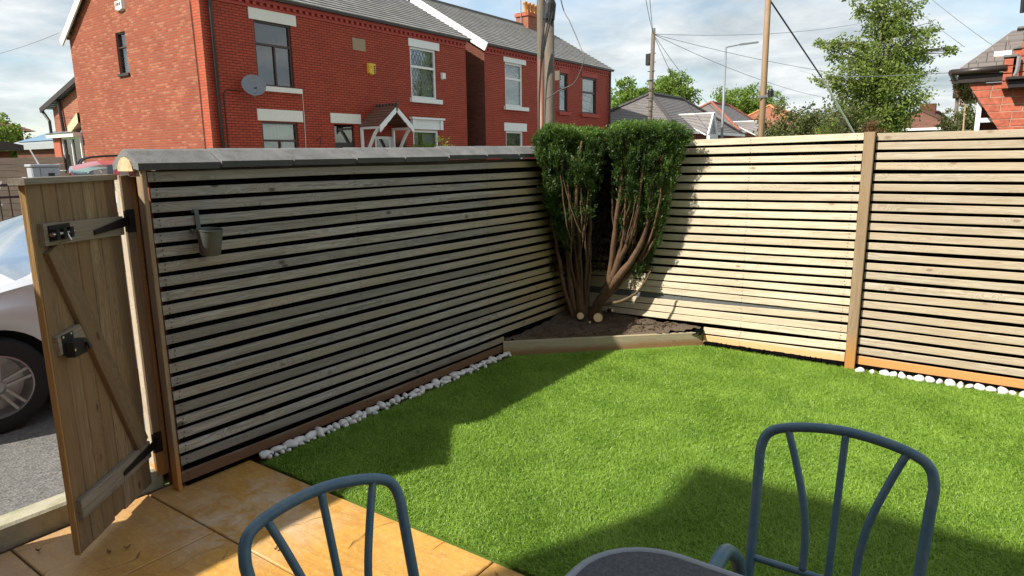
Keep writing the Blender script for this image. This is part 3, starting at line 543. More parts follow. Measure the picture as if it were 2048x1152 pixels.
for xx in (-2.9, -1.6, 0.5): plank('batten', (xx, 5.612, 0.02), (xx, 5.612, 1.76), (1, 0, 0), 0.045, 0.02, 'black_sheet', rf)  # battens blacked here too, gap shade put into their colour
MB().box(-3.22, 1.9, 5.628, 5.642, 0.0, 1.765).build('backing_sheet', 'black_sheet', rf)
MB().box(-1.9, 1.9, 5.575, 5.60, 0.002, 0.045).build('gravel_strip', 'black_sheet', rf)
b = MB()     # crumpled membrane showing under the slats
for i in range(40):
    x0 = -2.35 + i * 0.04; b.quad((x0, 5.52 + random.uniform(-0.02, 0.02), 0.10), (x0 + 0.04, 5.52 + random.uniform(-0.02, 0.02), 0.10 + random.uniform(0, 0.02)), (x0 + 0.04, 5.60, 0.15), (x0, 5.60, 0.15)) if x0 < -1.95 else b.quad((x0, 5.555 + random.uniform(-0.012, 0.012), 0.02), (x0 + 0.04, 5.555 + random.uniform(-0.012, 0.012), 0.02 + random.uniform(0, 0.02)), (x0 + 0.04, 5.60, 0.06), (x0, 5.60, 0.06))
tag(b.build('membrane', 'black_sheet', rf), kind='stuff')
MB().box(-3.15, -1.0, 5.600, 5.606, 0.34, 0.50).build('felt_strip', 'grey_felt', rf)

# corner bed edging board
sl = thing('timber_edging', 'pale timber board laid diagonally across the corner bed', 'timber board', (-2.56, 5.0, 0))
plank('board', (-3.225, 4.385, 0.062), (-1.895, 5.655, 0.058), (0, 0, 1), 0.125, 0.038, 'sleeper', sl, seg=5, warp=0.0015)
plank('peg', (-2.6, 5.03, -0.05), (-2.6, 5.03, 0.09), (1, 1, 0), 0.035, 0.03, 'sleeper', sl)

# ================================================================== gate, its post, the threshold
gp = thing('gate_post', 'brown timber gate post fixed to the end of the brick wall', 'post', (-3.38, 1.6, 0))
plank('post', (-3.398, 1.5525, 0.05), (-3.398, 1.5525, 1.592), (0, 1, 0), 0.045, 0.05, 'slat_tan', gp)
plank('face_board', (-3.3705, 1.558, 0.05), (-3.3705, 1.558, 1.588), (0, 1, 0), 0.048, 0.006, 'post_brown', gp)
plank('pack_strip', (-3.392, 1.592, 0.05), (-3.392, 1.592, 1.585), (0, 1, 0), 0.02, 0.045, 'gate_honey', gp)
GA = Vector((-2.985, 1.005, 0)); GB = Vector((-3.3756, 1.4996, 0)); gd = (GB - GA).normalized(); gn = Vector((gd.y, -gd.x, 0)); GL = (GB - GA).length
def G(s, z, d=0.0): return GA + gd * s + gn * d + Vector((0, 0, z))
gate = thing('garden_gate', 'open ledged and braced timber garden gate with black ironwork', 'gate', tuple(GB))
ws = [0.0, 0.092, 0.182, 0.275, 0.362, 0.455, 0.545, GL]
for i, (s0, s1) in enumerate(zip(ws, ws[1:])):
    plank('plank', G((s0 + s1) / 2, 0.03 + (0.012 if i == 3 else 0), random.uniform(-0.001, 0.001)), G((s0 + s1) / 2, 1.575, 0), gd, (s1 - s0) - 0.0045, 0.02, 'gate_plank', gate, seg=4, warp=0.0006, c=0.003)
    if i: plank('tongue', G(s0, 0.035, -0.002), G(s0, 1.57, -0.002), gd, 0.014, 0.006, 'dark_fence_wood', gate)
plank('edge_strip', G(-0.005, 0.028, 0.0), G(-0.005, 1.575, 0.0), gd, 0.008, 0.026, 'gate_honey', gate)
plank('top_cap', G(-0.035, 1.586, 0.0), G(GL - 0.01, 1.586, 0.0), (0, 0, 1), 0.026, 0.062, 'gate_ledge', gate)
plank('ledge', G(0.03, 1.378, 0.022), G(GL - 0.012, 1.358, 0.022), (0, 0, 1), 0.088, 0.024, 'gate_ledge', gate)
plank('ledge', G(0.012, 0.222, 0.022), G(GL - 0.022, 0.225, 0.022), (0, 0, 1), 0.088, 0.024, 'gate_ledge', gate)
plank('ledge', G(0.026, 0.930, 0.020), G(0.245, 0.952, 0.020), (0, 0, 1), 0.080, 0.020, 'gate_ledge', gate)
plank('brace', G(0.085, 1.325, 0.0215), G(0.555, 0.272, 0.0215), gd, 0.100, 0.026, 'gate_plank', gate)
def strap(zc, L, zt):
    b = MB(); p = [G(GL - 0.004, zc + 0.022, 0.037), G(GL - 0.004, zc - 0.022, 0.037), G(GL - 0.03 - L, zt - 0.010, 0.037), G(GL - 0.03 - L, zt + 0.010, 0.037)]
    q = [v + gn * 0.005 for v in p]; b.add(p + q, [(0, 1, 2, 3), (7, 6, 5, 4), (0, 4, 5, 1), (1, 5, 6, 2), (2, 6, 7, 3), (3, 7, 4, 0)])
    h = b.build('strap_hinge', 'black_iron', gate)
    b = MB(); b.tube([(-3.362, 1.534, zc - 0.05), (-3.362, 1.534, zc + 0.05)], 0.008, 8); b.obox(G(GL - 0.01, zc - 0.022, 0.037), gd, gn, (0, 0, 1), 0.045, 0.005, 0.044); b.box(-3.3674, -3.3632, 1.537, 1.577, zc - 0.055, zc + 0.055); b.build('hinge_plate', 'black_iron', h)
    b = MB()
    for q_ in (-0.04, -0.015, 0.02, 0.042): b.lathe([(0.006, 0.0), (0.005, 0.002), (0.0, 0.003)], (-3.3632, 1.558 + 0.008 * (1 if q_ > 0 else -1), zc + q_), (1, 0, 0), 8)
    b.build('screw', 'steel', h)
strap(1.375, 0.24, 1.352); strap(0.235, 0.26, 0.222)
b = MB(); b.obox(G(0.055, 1.350, 0.034), gd, gn, (0, 0, 1), 0.135, 0.006, 0.062)
for s_ in (0.062, 0.11, 0.155): b.obox(G(s_, 1.356, 0.038), gd, gn, (0, 0, 1), 0.022, 0.024, 0.042)
bolt = b.build('bolt_plate', 'black_iron', gate)
b = MB(); b.tube([G(0.045, 1.377, 0.052), G(0.19, 1.377, 0.052)], 0.0085, 10); b.tube([G(0.14, 1.377, 0.052), G(0.14, 1.345, 0.066)], 0.006, 8); b.build('bolt', 'steel', bolt)
b = MB(); b.obox(G(0.045, 0.885, 0.028), gd, gn, (0, 0, 1), 0.075, 0.006, 0.085); b.obox(G(0.055, 0.875, 0.032), gd, gn, (0, 0, 1), 0.085, 0.038, 0.062); b.tube([G(0.10, 0.93, 0.03), G(0.135, 0.925, 0.075), G(0.14, 0.89, 0.085)], 0.009, 8)
la = b.build('latch', 'black_plastic', gate)
b = MB()
for s_, z_ in ((0.055, 0.96), (0.108, 0.962), (0.132, 0.925), (0.06, 0.905)): b.lathe([(0.006, 0.0), (0.005, 0.002), (0.0, 0.003)], G(s_, z_, 0.034 if z_ > 0.95 else 0.071), tuple(gn), 8)
b.build('screw', 'steel', la)
st = thing('concrete_threshold', 'mossy concrete kerb across the gateway beside the open gate', 'kerb', (-3.43, 0.8, 0))
for y0, y1 in ((-1.5, -0.6), (-0.6, 0.31), (0.31, 1.215), (1.215, 1.575)):
    MB().cbox(-3.50, -3.372, y0 + 0.003, y1 - 0.003, -0.05, 0.098 + random.uniform(-0.003, 0.003), 0.012).build('kerb_stone', 'kerb_stone', st)
for (x_, y_, a) in ((-2.93, 1.10, 0.4), (-2.9, 1.16, 1.2), (-2.62, 1.86, 0.2), (-3.2, 0.93, 0.8), (-2.35, 1.52, 1.9)):
    b = MB(); L = random.uniform(0.02, 0.032)
    for i in range(5):
        t = i / 4; w = 0.008 * sin(pi * (0.1 + 0.8 * t)); cx = x_ + L * (t - 0.5) * cos(a); cy = y_ + L * (t - 0.5) * sin(a); zz_ = 0.004 + 0.012 * (t - 0.5) ** 2 * 4
        b.v += [(cx - w * sin(a), cy + w * cos(a), zz_ + 0.004), (cx, cy, zz_), (cx + w * sin(a), cy - w * cos(a), zz_ + 0.005)]
    for i in range(4): b.f += [(3 * i, 3 * i + 1, 3 * i + 4, 3 * i + 3), (3 * i + 1, 3 * i + 2, 3 * i + 5, 3 * i + 4)]
    tag(b.build('dry_leaf', 'dry_leaf'), 'small brown dry leaf lying on the patio', 'leaf', 'dry leaves on the patio')

# ================================================================== pot hung on the fence
pot = thing('wall_pot', 'dark grey metal pot hooked over a slat of the left fence', 'pot', (-3.15, 1.82, 1.2))
cx, cy = -3.148, 1.818
b = MB(); b.lathe([(0.0, 0.0), (0.046, 0.0), (0.048, 0.003), (0.060, 0.122), (0.063, 0.124), (0.063, 0.129), (0.058, 0.129), (0.056, 0.122), (0.045, 0.006), (0.0, 0.006)], (cx, cy, 1.195), (0.10, 0.02, 1.0), 32); o = b.build('bowl', 'pot_grey', pot, smooth=True); smooth_auto(o, 40)
b = MB(); P = [Vector((-3.208, cy - 0.012, 1.30)), Vector((-3.211, cy - 0.014, 1.40)), Vector((-3.216, cy - 0.014, 1.418)), Vector((-3.238, cy - 0.014, 1.418)), Vector((-3.2455, cy - 0.014, 1.40))]
for a, c in zip(P, P[1:]): b.bar(a, c, 0.022, 0.003, up=(1, 0, 0.2))
b.build('hanger', 'pot_grey', pot)
MB().lathe([(0.0, 0), (0.012, 0), (0.012, 0.012), (0.0, 0.012)], (cx - 0.03, cy - 0.062, 1.315), (0.3, -1, 0.1), 12).build('side_lug', 'pot_grey', pot)

# ================================================================== white pebbles
def pebble_mesh(seed):
    r = random.Random(seed); b = MB(); nu, nv = 12, 8; sx, sy, sz = r.uniform(0.8, 1.2), r.uniform(0.7, 1.0), r.uniform(0.65, 0.95); ph = [r.uniform(0, 6.28) for _ in range(6)]
    for i in range(nv + 1):
        th = pi * i / nv
        for j in range(nu):
            p = 2 * pi * j / nu; q = 1 + 0.15 * sin(2 * p + ph[0]) * sin(th) + 0.12 * sin(3 * p + ph[1]) * sin(th) ** 2 + 0.10 * cos(2 * th + ph[2]) + 0.06 * sin(3 * th + 2 * p + ph[3])
            b.v.append((sx * q * sin(th) * cos(p), sy * q * sin(th) * sin(p), sz * q * cos(th)))
    for i in range(nv):
        for j in range(nu): b.f.append((i * nu + j, (i + 1) * nu + j, (i + 1) * nu + (j + 1) % nu, i * nu + (j + 1) % nu))
    me = b.mesh('white_pebble'); me.materials.append(MATS['pebble_white']); me.polygons.foreach_set('use_smooth', [True] * len(me.polygons)); return me
PB = [pebble_mesh(i) for i in range(14)]
def pebble(x, y, r, z, label, grp):
    o = bpy.data.objects.new('white_pebble', random.choice(PB)); o.scale = (r, r, r); m = Matrix.Translation((x, y, z)) @ Matrix.Rotation(random.uniform(0, 6.28), 4, 'Z') @ Matrix.Rotation(random.uniform(-0.9, 0.9), 4, 'X') @ Matrix.Diagonal((r * random.uniform(0.8, 1.25), r * random.uniform(0.8, 1.1), r * random.uniform(0.8, 1.15), 1))
    tag(link(o, None, m), label, 'pebble', grp)
y = 2.02
while y < 4.42:
    r = random.uniform(0.017, 0.036); y += r * 0.86; pebble(-3.180 + random.uniform(-0.010, 0.012), y, r, r * 0.60 + 0.008, 'smooth white pebble in the row along the shaded left fence', 'white pebbles along the left fence'); y += r * 0.86
    if random.random() < 0.55: rr = random.uniform(0.011, 0.021); pebble(-3.135 + random.uniform(-0.008, 0.01), y - r, rr, rr * 0.6 + 0.012, 'smooth white pebble in the row along the shaded left fence', 'white pebbles along the left fence')
x = -0.69
while x < 1.7:
    r = random.uniform(0.024, 0.040); x += r * 0.95; pebble(x, 5.515 + random.uniform(-0.01, 0.01), r, r * 0.55 + 0.004, 'smooth white pebble in the row along the sunlit right fence', 'white pebbles along the right fence'); x += r * 0.95 + (0.03 if x < -0.55 else 0)
# ================================================================== foliage helper
def leaves(name, C, U, ln, wd, m, parent=None, fold=0.25):
    """C centres (n,3), U length directions (n,3); each leaf is a small folded rhombus of its own"""
    n = len(C); U = U / np.linalg.norm(U, axis=1, keepdims=True); T = RNG.normal(size=(n, 3)); Sd = np.cross(U, T); Sd /= np.linalg.norm(Sd, axis=1, keepdims=True) + 1e-9; Nn = np.cross(U, Sd)
    l = (ln * RNG.uniform(0.6, 1.35, n))[:, None]; w = (wd * RNG.uniform(0.7, 1.3, n))[:, None]
    V = np.empty((n, 4, 3), np.float32); V[:, 0] = C - U * l * 0.5; V[:, 2] = C + U * l * 0.5; V[:, 1] = C + Sd * w * 0.5 + Nn * w * fold + U * l * 0.08; V[:, 3] = C - Sd * w * 0.5 + Nn * w * fold + U * l * 0.08
    me = bpy.data.meshes.new(name); me.vertices.add(4 * n); me.vertices.foreach_set('co', V.ravel()); me.loops.add(4 * n); me.loops.foreach_set('vertex_index', np.arange(4 * n, dtype=np.int32))
    me.polygons.add(n); me.polygons.foreach_set('loop_start', np.arange(n, dtype=np.int32) * 4); me.update(calc_edges=True); me.materials.append(MATS[m])
    o = bpy.data.objects.new(name, me); return link(o, parent)
def vnoise(P, f, seed=0):
    r = np.random.default_rng(seed); s = np.zeros(len(P))
    for k in range(6):
        d = r.normal(size=3) * f * (1 + 0.5 * k); s += np.sin(P @ d + r.uniform(0, 6.28)) / (1 + 0.35 * k)
    return s / 2.2

# ================================================================== yew in the corner
yew = thing('yew_bush', 'clipped yew bush split into two green tops over bare brown stems, in the corner', 'bush', (-2.98, 5.38, 0.12))
YO = np.array([-2.98, 5.38, 0.0]); E1 = np.array([0.861, 0.509, 0]); E2 = np.array([0.509, -0.861, 0])
def Yl(a, b, z): return YO + E1 * a + E2 * b + np.array([0, 0, z])
def yew_block(a0t, a1t, a0b, a1b, zb, zt, side, n, seed):
    """vase-shaped half: shell of sprays; a-range shrinks from the top to the bottom"""
    r = np.random.default_rng(seed); a = r.uniform(-0.56, 0.92, n); bb = r.uniform(-0.12, 0.58, n); z = r.uniform(zb, zt + 0.07, n)
    h = np.clip((z - zb) / (zt - zb), 0, 1); hh = h ** 0.66
    lo = a0b + (a0t - a0b) * hh; hi = a1b + (a1t - a1b) * hh; fr = 0.24 + 0.26 * h ** 0.6      # front limit along b
    P = np.stack([a, bb, z], 1); nz = vnoise(P, 8.0, seed) * 0.038 + vnoise(P, 26.0, seed + 1) * 0.018
    dl = a - lo + nz; dr = hi - a + nz; df = fr - bb + nz; mid = 0.5 * (lo + hi); rr_ = np.clip(np.abs(a - mid) / (0.5 * (hi - lo) + 1e-6), 0, 1); dt = zt + vnoise(P, 7.0, seed + 2) * 0.035 - 0.055 * rr_ ** 4 - z
    ins = (dl > 0) & (dr > 0) & (df > 0) & (dt > 0)
    outer = dl if side < 0 else dr; inner = dr if side < 0 else dl
    d = np.minimum(outer * 1.0, np.minimum(dt * 0.55, np.where(h > 0.30, df * 1.0, df * 3.0 + 0.08)))
    dens = np.exp(-np.maximum(d, 0) / 0.07)
    dens = np.maximum(dens, 0.10 * (h > 0.30))
    dens *= np.where((h < 0.52) & (outer > 0.14), np.clip((h - 0.22) * 2.6, 0.04, 1), 1.0)
    dens *= np.where((inner < 0.06) & (h < 0.8), 0.35, 1.0)
    clump = np.clip(0.58 + vnoise(P * np.array([1.0, 1.0, 0.4]), 20.0, seed + 3) * 0.95, 0.02, 1)
    k = ins & (r.uniform(size=n) < dens * clump); P = P[k]; h = h[k]
    Wd = YO + P[:, :1] * E1 + P[:, 1:2] * E2 + P[:, 2:3] * np.array([0, 0, 1.0])
    c0 = 0.5 * (a0b + a1b); U = (P[:, :1] - c0) * 0.9 * E1 + (P[:, 1:2]) * 1.1 * E2 + np.array([0, 0, 1.15]) + r.normal(size=(len(P), 3)) * 0.42
    fresh = (P[:, 2] > zt - 0.06) | ((side > 0) & (P[:, 0] > 0.58) & (r.uniform(size=len(P)) < 0.40)) | (r.uniform(size=len(P)) < 0.06)
    return Wd, U, fresh
for (args, sd_) in (((-0.46, 0.150, -0.16, -0.06, 0.80, 1.862, -1, 640000, 11), -1), ((0.195, 0.83, 0.34, 0.46, 0.60, 1.895, 1, 600000, 23), 1)):
    Wd, U, fr = yew_block(*args)
    # every sample grows a feathery spray: needles ranked both sides of a short shoot
    pick = RNG.uniform(size=len(Wd)) < 0.36; Wd = Wd[pick]; U = U[pick]; fr = fr[pick]; U = U / np.linalg.norm(U, axis=1, keepdims=True)
    T_ = np.cross(U, RNG.normal(size=U.shape)); T_ /= np.linalg.norm(T_, axis=1, keepdims=True); Ls = RNG.uniform(0.035, 0.085, (len(Wd), 1))
    Cn, Un, Fn = [], [], []
    for q in range(5):
        for sg in (-1, 1): base_ = Wd + U * Ls * (q / 4 - 0.35); dn = U * 0.75 + T_ * sg; Cn.append(base_ + dn * 0.011); Un.append(dn); Fn.append(fr)
    Cn = np.concatenate(Cn); Un = np.concatenate(Un); Fn = np.concatenate(Fn)
    leaves('foliage', Cn[~Fn], Un[~Fn], 0.026, 0.0075, 'yew_leaf', yew)
    leaves('fresh_shoots', Cn[Fn], Un[Fn], 0.028, 0.0080, 'yew_fresh', yew)
# filler growth in the gap between the tops, deep shade painted into its colour
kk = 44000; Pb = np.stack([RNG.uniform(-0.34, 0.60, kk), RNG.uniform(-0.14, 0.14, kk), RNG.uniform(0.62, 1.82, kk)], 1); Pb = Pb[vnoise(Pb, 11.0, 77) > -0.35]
leaves('inner_foliage', YO + Pb[:, :1] * E1 + Pb[:, 1:2] * E2 + Pb[:, 2:3] * np.array([0, 0, 1.0]), RNG.normal(size=Pb.shape) * 0.6 + np.array([0.2, -0.3, 0.7]), 0.035, 0.009, 'gap_shade_needle', yew)
def limb(pts, r0, r1, name='stem', m='bark', n=7):
    P = spline([Yl(*p) for p in pts], 6); k = len(P); r0 *= 1.2 if r0 > 0.018 else 1.0; rr = [(r0 + (r1 - r0) * (i / (k - 1))) * random.uniform(0.93, 1.09) for i in range(k)]
    P = [p + Vector((random.uniform(-1, 1), random.uniform(-1, 1), 0)) * 0.004 for p in P]; return MB().tube(P, rr, n).build(name, m, yew, smooth=True)
limb([(-0.02, 0.02, 0.08), (-0.05, 0.08, 0.35), (-0.08, 0.12, 0.70), (-0.12, 0.20, 1.10), (-0.15, 0.25, 1.55), (-0.16, 0.28, 1.85)], 0.050, 0.012)
limb([(-0.06, 0.02, 0.10), (-0.14, 0.10, 0.42), (-0.17, 0.16, 0.80), (-0.18, 0.26, 1.05), (-0.22, 0.38, 1.35), (-0.24, 0.44, 1.80)], 0.030, 0.009)
limb([(-0.09, 0.04, 0.12), (-0.20, 0.10, 0.45), (-0.27, 0.16, 0.85), (-0.33, 0.26, 1.2), (-0.38, 0.35, 1.6)], 0.022, 0.008)
limb([(0.00, 0.05, 0.15), (0.00, 0.12, 0.55), (0.02, 0.20, 0.95), (0.02, 0.30, 1.35), (0.05, 0.38, 1.8)], 0.026, 0.008)
limb([(-0.04, 0.06, 0.25), (-0.06, 0.16, 0.62), (-0.08, 0.27, 0.98), (-0.10, 0.40, 1.3), (-0.06, 0.46, 1.78)], 0.022, 0.008)
limb([(0.03, 0.03, 0.08), (0.10, 0.12, 0.28), (0.18, 0.20, 0.48), (0.27, 0.27, 0.75), (0.33, 0.32, 1.10), (0.36, 0.36, 1.60)], 0.052, 0.012)
limb([(0.14, 0.16, 0.38), (0.26, 0.26, 0.58), (0.42, 0.32, 0.82), (0.52, 0.36, 1.15), (0.58, 0.40, 1.65)], 0.036, 0.010)
limb([(0.19, 0.21, 0.50), (0.22, 0.28, 0.78), (0.24, 0.36, 1.10), (0.28, 0.42, 1.5), (0.30, 0.44, 1.8)], 0.026, 0.008)
limb([(0.27, 0.27, 0.72), (0.36, 0.36, 0.95), (0.42, 0.42, 1.22), (0.46, 0.45, 1.7)], 0.022, 0.008)
limb([(0.12, 0.20, 0.33), (0.30, 0.36, 0.40), (0.44, 0.40, 0.50), (0.54, 0.42, 0.68)], 0.017, 0.007, m='twig')
for i in range(12):
    s = -1 if i % 2 else 1; u = random.random()
    if s < 0: a_ = -0.30 + 0.34 * u; limb([(-0.04 + random.uniform(-0.04, 0.04), 0.05, 0.16), (a_ * 0.55, 0.10 + 0.06 * u, 0.48), (a_ * 0.9, 0.18 + random.uniform(0, 0.1), 0.85), (a_ * 1.1 - 0.03, 0.28 + random.uniform(0, 0.12), 1.25), (a_ * 1.2 - 0.04, 0.34 + random.uniform(0, 0.12), 1.65)], random.uniform(0.010, 0.019), 0.005)
    else: a_ = 0.22 + 0.42 * u; limb([(0.13 + random.uniform(-0.03, 0.03), 0.15, 0.34), (0.15 + 0.3 * a_, 0.20, 0.55), (0.06 + a_ * 0.85, 0.26 + random.uniform(0, 0.08), 0.88), (0.02 + a_ * 1.08, 0.33 + random.uniform(0, 0.1), 1.25), (a_ * 1.15, 0.38 + random.uniform(0, 0.1), 1.65)], random.uniform(0.010, 0.018), 0.005)
for i in range(54):
    s = -1 if i % 2 else 1; a0 = random.uniform(-0.16, 0.0) if s < 0 else random.uniform(0.24, 0.44); z0 = random.uniform(0.75, 1.25); dx = random.uniform(-0.13, 0.13) + 0.04 * s; b0 = random.uniform(0.15, 0.40)
    limb([(a0, b0, z0), (a0 + dx * 0.5, b0 + 0.05, z0 + 0.2), (a0 + dx, b0 + random.uniform(0.02, 0.12), z0 + random.uniform(0.38, 0.6))], 0.007, 0.003, 'twig', 'twig', 5)
for (p, r, dirn) in (((-0.055, 0.165, 0.215), 0.034, (0.35, -0.9, 0.15)), ((0.105, 0.185, 0.205), 0.044, (0.45, -0.88, 0.2)), ((0.245, 0.03, 0.24), 0.014, (0.6, -0.7, 0.2)), ((0.03, 0.20, 0.165), 0.010, (0.4, -0.9, 0.3))):
    q = Vector(Yl(*p)); d = Vector(dirn).normalized(); MB().tube([q - d * 0.16, q - d * 0.05, q], [r * 1.15, r * 1.05, r], 12).build('stub', 'bark', yew, smooth=False)
    MB().lathe([(0.0, 0.003), (r * 0.9, 0.002), (r * 0.97, -0.002)], q, d, 14).build('cut_face', 'cut_wood', yew)
b = MB(); gb = thing('green_board', 'faded dark green patterned board standing behind the yew stems', 'board', (-3.12, 5.5, 0.1))
b.obox((-3.165, 5.40, 0.10), (0.86, 0.51, 0), (-0.51, 0.86, 0), (0, 0, 1), 0.15, 0.02, 1.25); b.build('panel', 'green_board', gb)
for i in range(9):
    o_ = Vector((-3.165, 5.40, 0.14 + i * 0.1)) + Vector((0.51, -0.86, 0)) * 0.004
    b = MB(); b.obox(o_ + Vector((0.86, 0.51, 0)) * random.uniform(0.02, 0.05), (0.86, 0.51, 0), (0.51, -0.86, 0), (0, 0, 1), random.uniform(0.05, 0.09), 0.003, random.uniform(0.02, 0.05)); b.build('raised_motif', 'green_board', gb)

# ================================================================== garden table and chairs
tb = thing('garden_table', 'dark speckled glass garden table with a grey rim, corner in view', 'table', (-0.29, 0.98, 0))
def rrect(cx, cy, hx, hy, r, n=8):
    P = []
    for (sx, sy, a0) in ((1, 1, 0), (-1, 1, pi / 2), (-1, -1, pi), (1, -1, 3 * pi / 2)):
        for i in range(n + 1): a = a0 + pi / 2 * i / n; P.append((cx + sx * (hx - r) + r * cos(a), cy + sy * (hy - r) + r * sin(a)))
    return P
P = rrect(-0.29, 0.99, 0.385, 0.385, 0.17); b = MB(); n_ = len(P); b.v = [(x, y, 0.712) for x, y in P] + [(x, y, 0.719) for x, y in P]; b.f = [tuple(range(n_))[::-1], tuple(range(n_, 2 * n_))] + [(i, (i + 1) % n_, n_ + (i + 1) % n_, n_ + i) for i in range(n_)]
b.build('glass_top', 'table_glass', tb)
P2 = rrect(-0.29, 0.99, 0.395, 0.395, 0.18); b = MB(); pp = [(x, y, 0.708) for x, y in P2]; b.tube(pp + [pp[0]], 0.0145, 10, caps=False); o = b.build('rim', 'lamp_metal', tb, smooth=True)
for sx in (-1, 1):
    for sy in (-1, 1): MB().tube(spline([(-0.29 + sx * 0.30, 0.99 + sy * 0.30, 0.70), (-0.29 + sx * 0.27, 0.99 + sy * 0.27, 0.45), (-0.29 + sx * 0.33, 0.99 + sy * 0.33, 0.0)], 6), 0.014, 10).build('leg', 'chair_blue', tb, smooth=True)
def chair(label, loc, rz, k=1.0):
    """tubular chair; local -y is the way it faces, back frame at y = +0.21"""
    ch = thing('garden_chair', label, 'chair', loc, 'blue tubular garden chairs', rz); M_ = PM[ch.name]
    def add(name, pts, r, n=12, mat_='chair_blue', w=8):
        o = MB().tube(spline([(p[0] * k, p[1], p[2]) for p in pts], w), r, n).build(name, mat_, ch, smooth=True); o.matrix_parent_inverse = Matrix.Identity(4); return o
    hw = 0.222
    def by(z): return 0.17 + 0.17 * (z - 0.42) / 0.5          # the back leans away
    L = [(-hw + 0.028, 0.20, 0.0), (-hw + 0.03, 0.19, 0.42)]
    outline = [(-0.205, by(0.40), 0.40), (-0.212, by(0.60), 0.60), (-0.222, by(0.80), 0.80), (-0.224, by(0.845), 0.845), (-0.212, by(0.885), 0.885), (-0.178, by(0.908), 0.908), (-0.10, by(0.926), 0.926), (0.0, by(0.934), 0.934),
               (0.10, by(0.926), 0.926), (0.178, by(0.908), 0.908), (0.212, by(0.885), 0.885), (0.224, by(0.845), 0.845), (0.222, by(0.80), 0.80), (0.212, by(0.60), 0.60), (0.205, by(0.40), 0.40)]
    add('back_frame', outline, 0.0136, 14)
    add('crossbar', [(-0.211, by(0.565), 0.565), (0.0, by(0.56) + 0.01, 0.56), (0.211, by(0.565), 0.565)], 0.0095)
    add('spindle', [(0.0, by(0.93), 0.93), (0.0, by(0.74) + 0.004, 0.74), (0.0, by(0.56) + 0.012, 0.565)], 0.0095, 10)
    for s in (-1, 1):
        add('spindle', [(s * 0.155, by(0.913), 0.913), (s * 0.120, by(0.83), 0.83), (s * 0.085, by(0.73), 0.73), (s * 0.070, by(0.64) + 0.005, 0.64), (s * 0.067, by(0.565) + 0.008, 0.567)], 0.010, 10)
        add('rear_leg', [(s * 0.205, by(0.42), 0.42), (s * 0.205, 0.20, 0.2), (s * 0.21, 0.25, 0.0)], 0.0125)
        add('arm', [(s * 0.210, by(0.43), 0.43), (s * 0.228, 0.165, 0.56), (s * 0.238, 0.10, 0.635), (s * 0.240, 0.03, 0.658), (s * 0.240, -0.05, 0.635), (s * 0.236, -0.11, 0.55), (s * 0.230, -0.15, 0.40), (s * 0.225, -0.19, 0.0)], 0.0185)
    P = rrect(0, -0.01, 0.215, 0.215, 0.07); b = MB(); n_ = len(P); b.v = [(x, y, 0.405) for x, y in P] + [(x * 0.99, y * 0.99, 0.428 - 0.02 * (1 - (x / 0.215) ** 2)) for x, y in P] + [(0, -0.01, 0.412)]
    b.f = [tuple(range(n_))[::-1]] + [(i, (i + 1) % n_, n_ + (i + 1) % n_, n_ + i) for i in range(n_)] + [(n_ + i, n_ + (i + 1) % n_, 2 * n_) for i in range(n_)]
    o = b.build('seat', 'table_glass', ch); o.matrix_parent_inverse = Matrix.Identity(4)
    return ch
chair('blue tubular metal garden chair on the artificial grass, at the right', (-0.238, 1.525, -0.012), radians(1), 0.93)
chair('blue tubular metal garden chair on the orange patio, at the left', (-0.862, 0.825, -0.034), radians(77), 0.86)

# ================================================================== the house behind the photographer (casts the shade on the lawn)
own = thing('brick_house', 'brick house behind the viewpoint whose shade falls over the chairs', 'house', (0, -1.5, 0))
MB().box(-3.05, 6.5, -8.5, -1.5, -0.05, 4.72).build('wall', 'brick_plain', own, uv=True)
b = MB(); b.add([(-3.2, -1.3, 4.70), (6.7, -1.3, 4.70), (6.7, -5.0, 6.6), (-3.2, -5.0, 6.6), (-3.2, -8.7, 4.70), (6.7, -8.7, 4.70)], [(0, 1, 2, 3), (3, 2, 5, 4), (0, 3, 4), (1, 5, 2)]); b.build('roof', 'slate', own, uv=True)
MB().box(-1.2, 0.9, -1.52, -1.46, 0.0, 2.1).build('patio_door', 'white_paint', own)
b = MB(); b.box(-1.12, -0.19, -1.457, -1.452, 0.1, 2.02); b.build('pane', 'glass_dark', own); MB().box(-0.11, 0.82, -1.457, -1.452, 0.1, 2.02).build('pane', 'glass_dark', own)
# ================================================================== building helpers
def TX(X0): return lambda u, z, d=0.0: (X0 - d, u, z)          # wall facing +X, d goes into the house
def TY(Y0): return lambda u, z, d=0.0: (u, Y0 + d, z)          # wall facing -Y
def facade(T, u0, u1, z0, z1, holes, depth=0.12, top=None):
    """wall with real openings and reveals; holes = (u0,u1,z0,z1)"""
    us = sorted({u0, u1, *[h[0] for h in holes], *[h[1] for h in holes]}); zs = sorted({z0, z1, *[h[2] for h in holes], *[h[3] for h in holes]}); b = MB()
    for a, c in zip(us, us[1:]):
        for e, g in zip(zs, zs[1:]):
            mu, mz = (a + c) / 2, (e + g) / 2
            if any(h[0] < mu < h[1] and h[2] < mz < h[3] for h in holes): continue
            b.quad(T(a, e), T(c, e), T(c, g), T(a, g), [(a, e), (c, e), (c, g), (a, g)])
    for (a, c, e, g) in holes:
        for (p, q) in (((a, e), (a, g)), ((a, g), (c, g)), ((c, g), (c, e)), ((c, e), (a, e))): b.quad(T(*p), T(*q), T(*q, depth), T(*p, depth), [(p[0], p[1]), (q[0], q[1]), (q[0] + .1, q[1]), (p[0] + .1, p[1])])
    return b
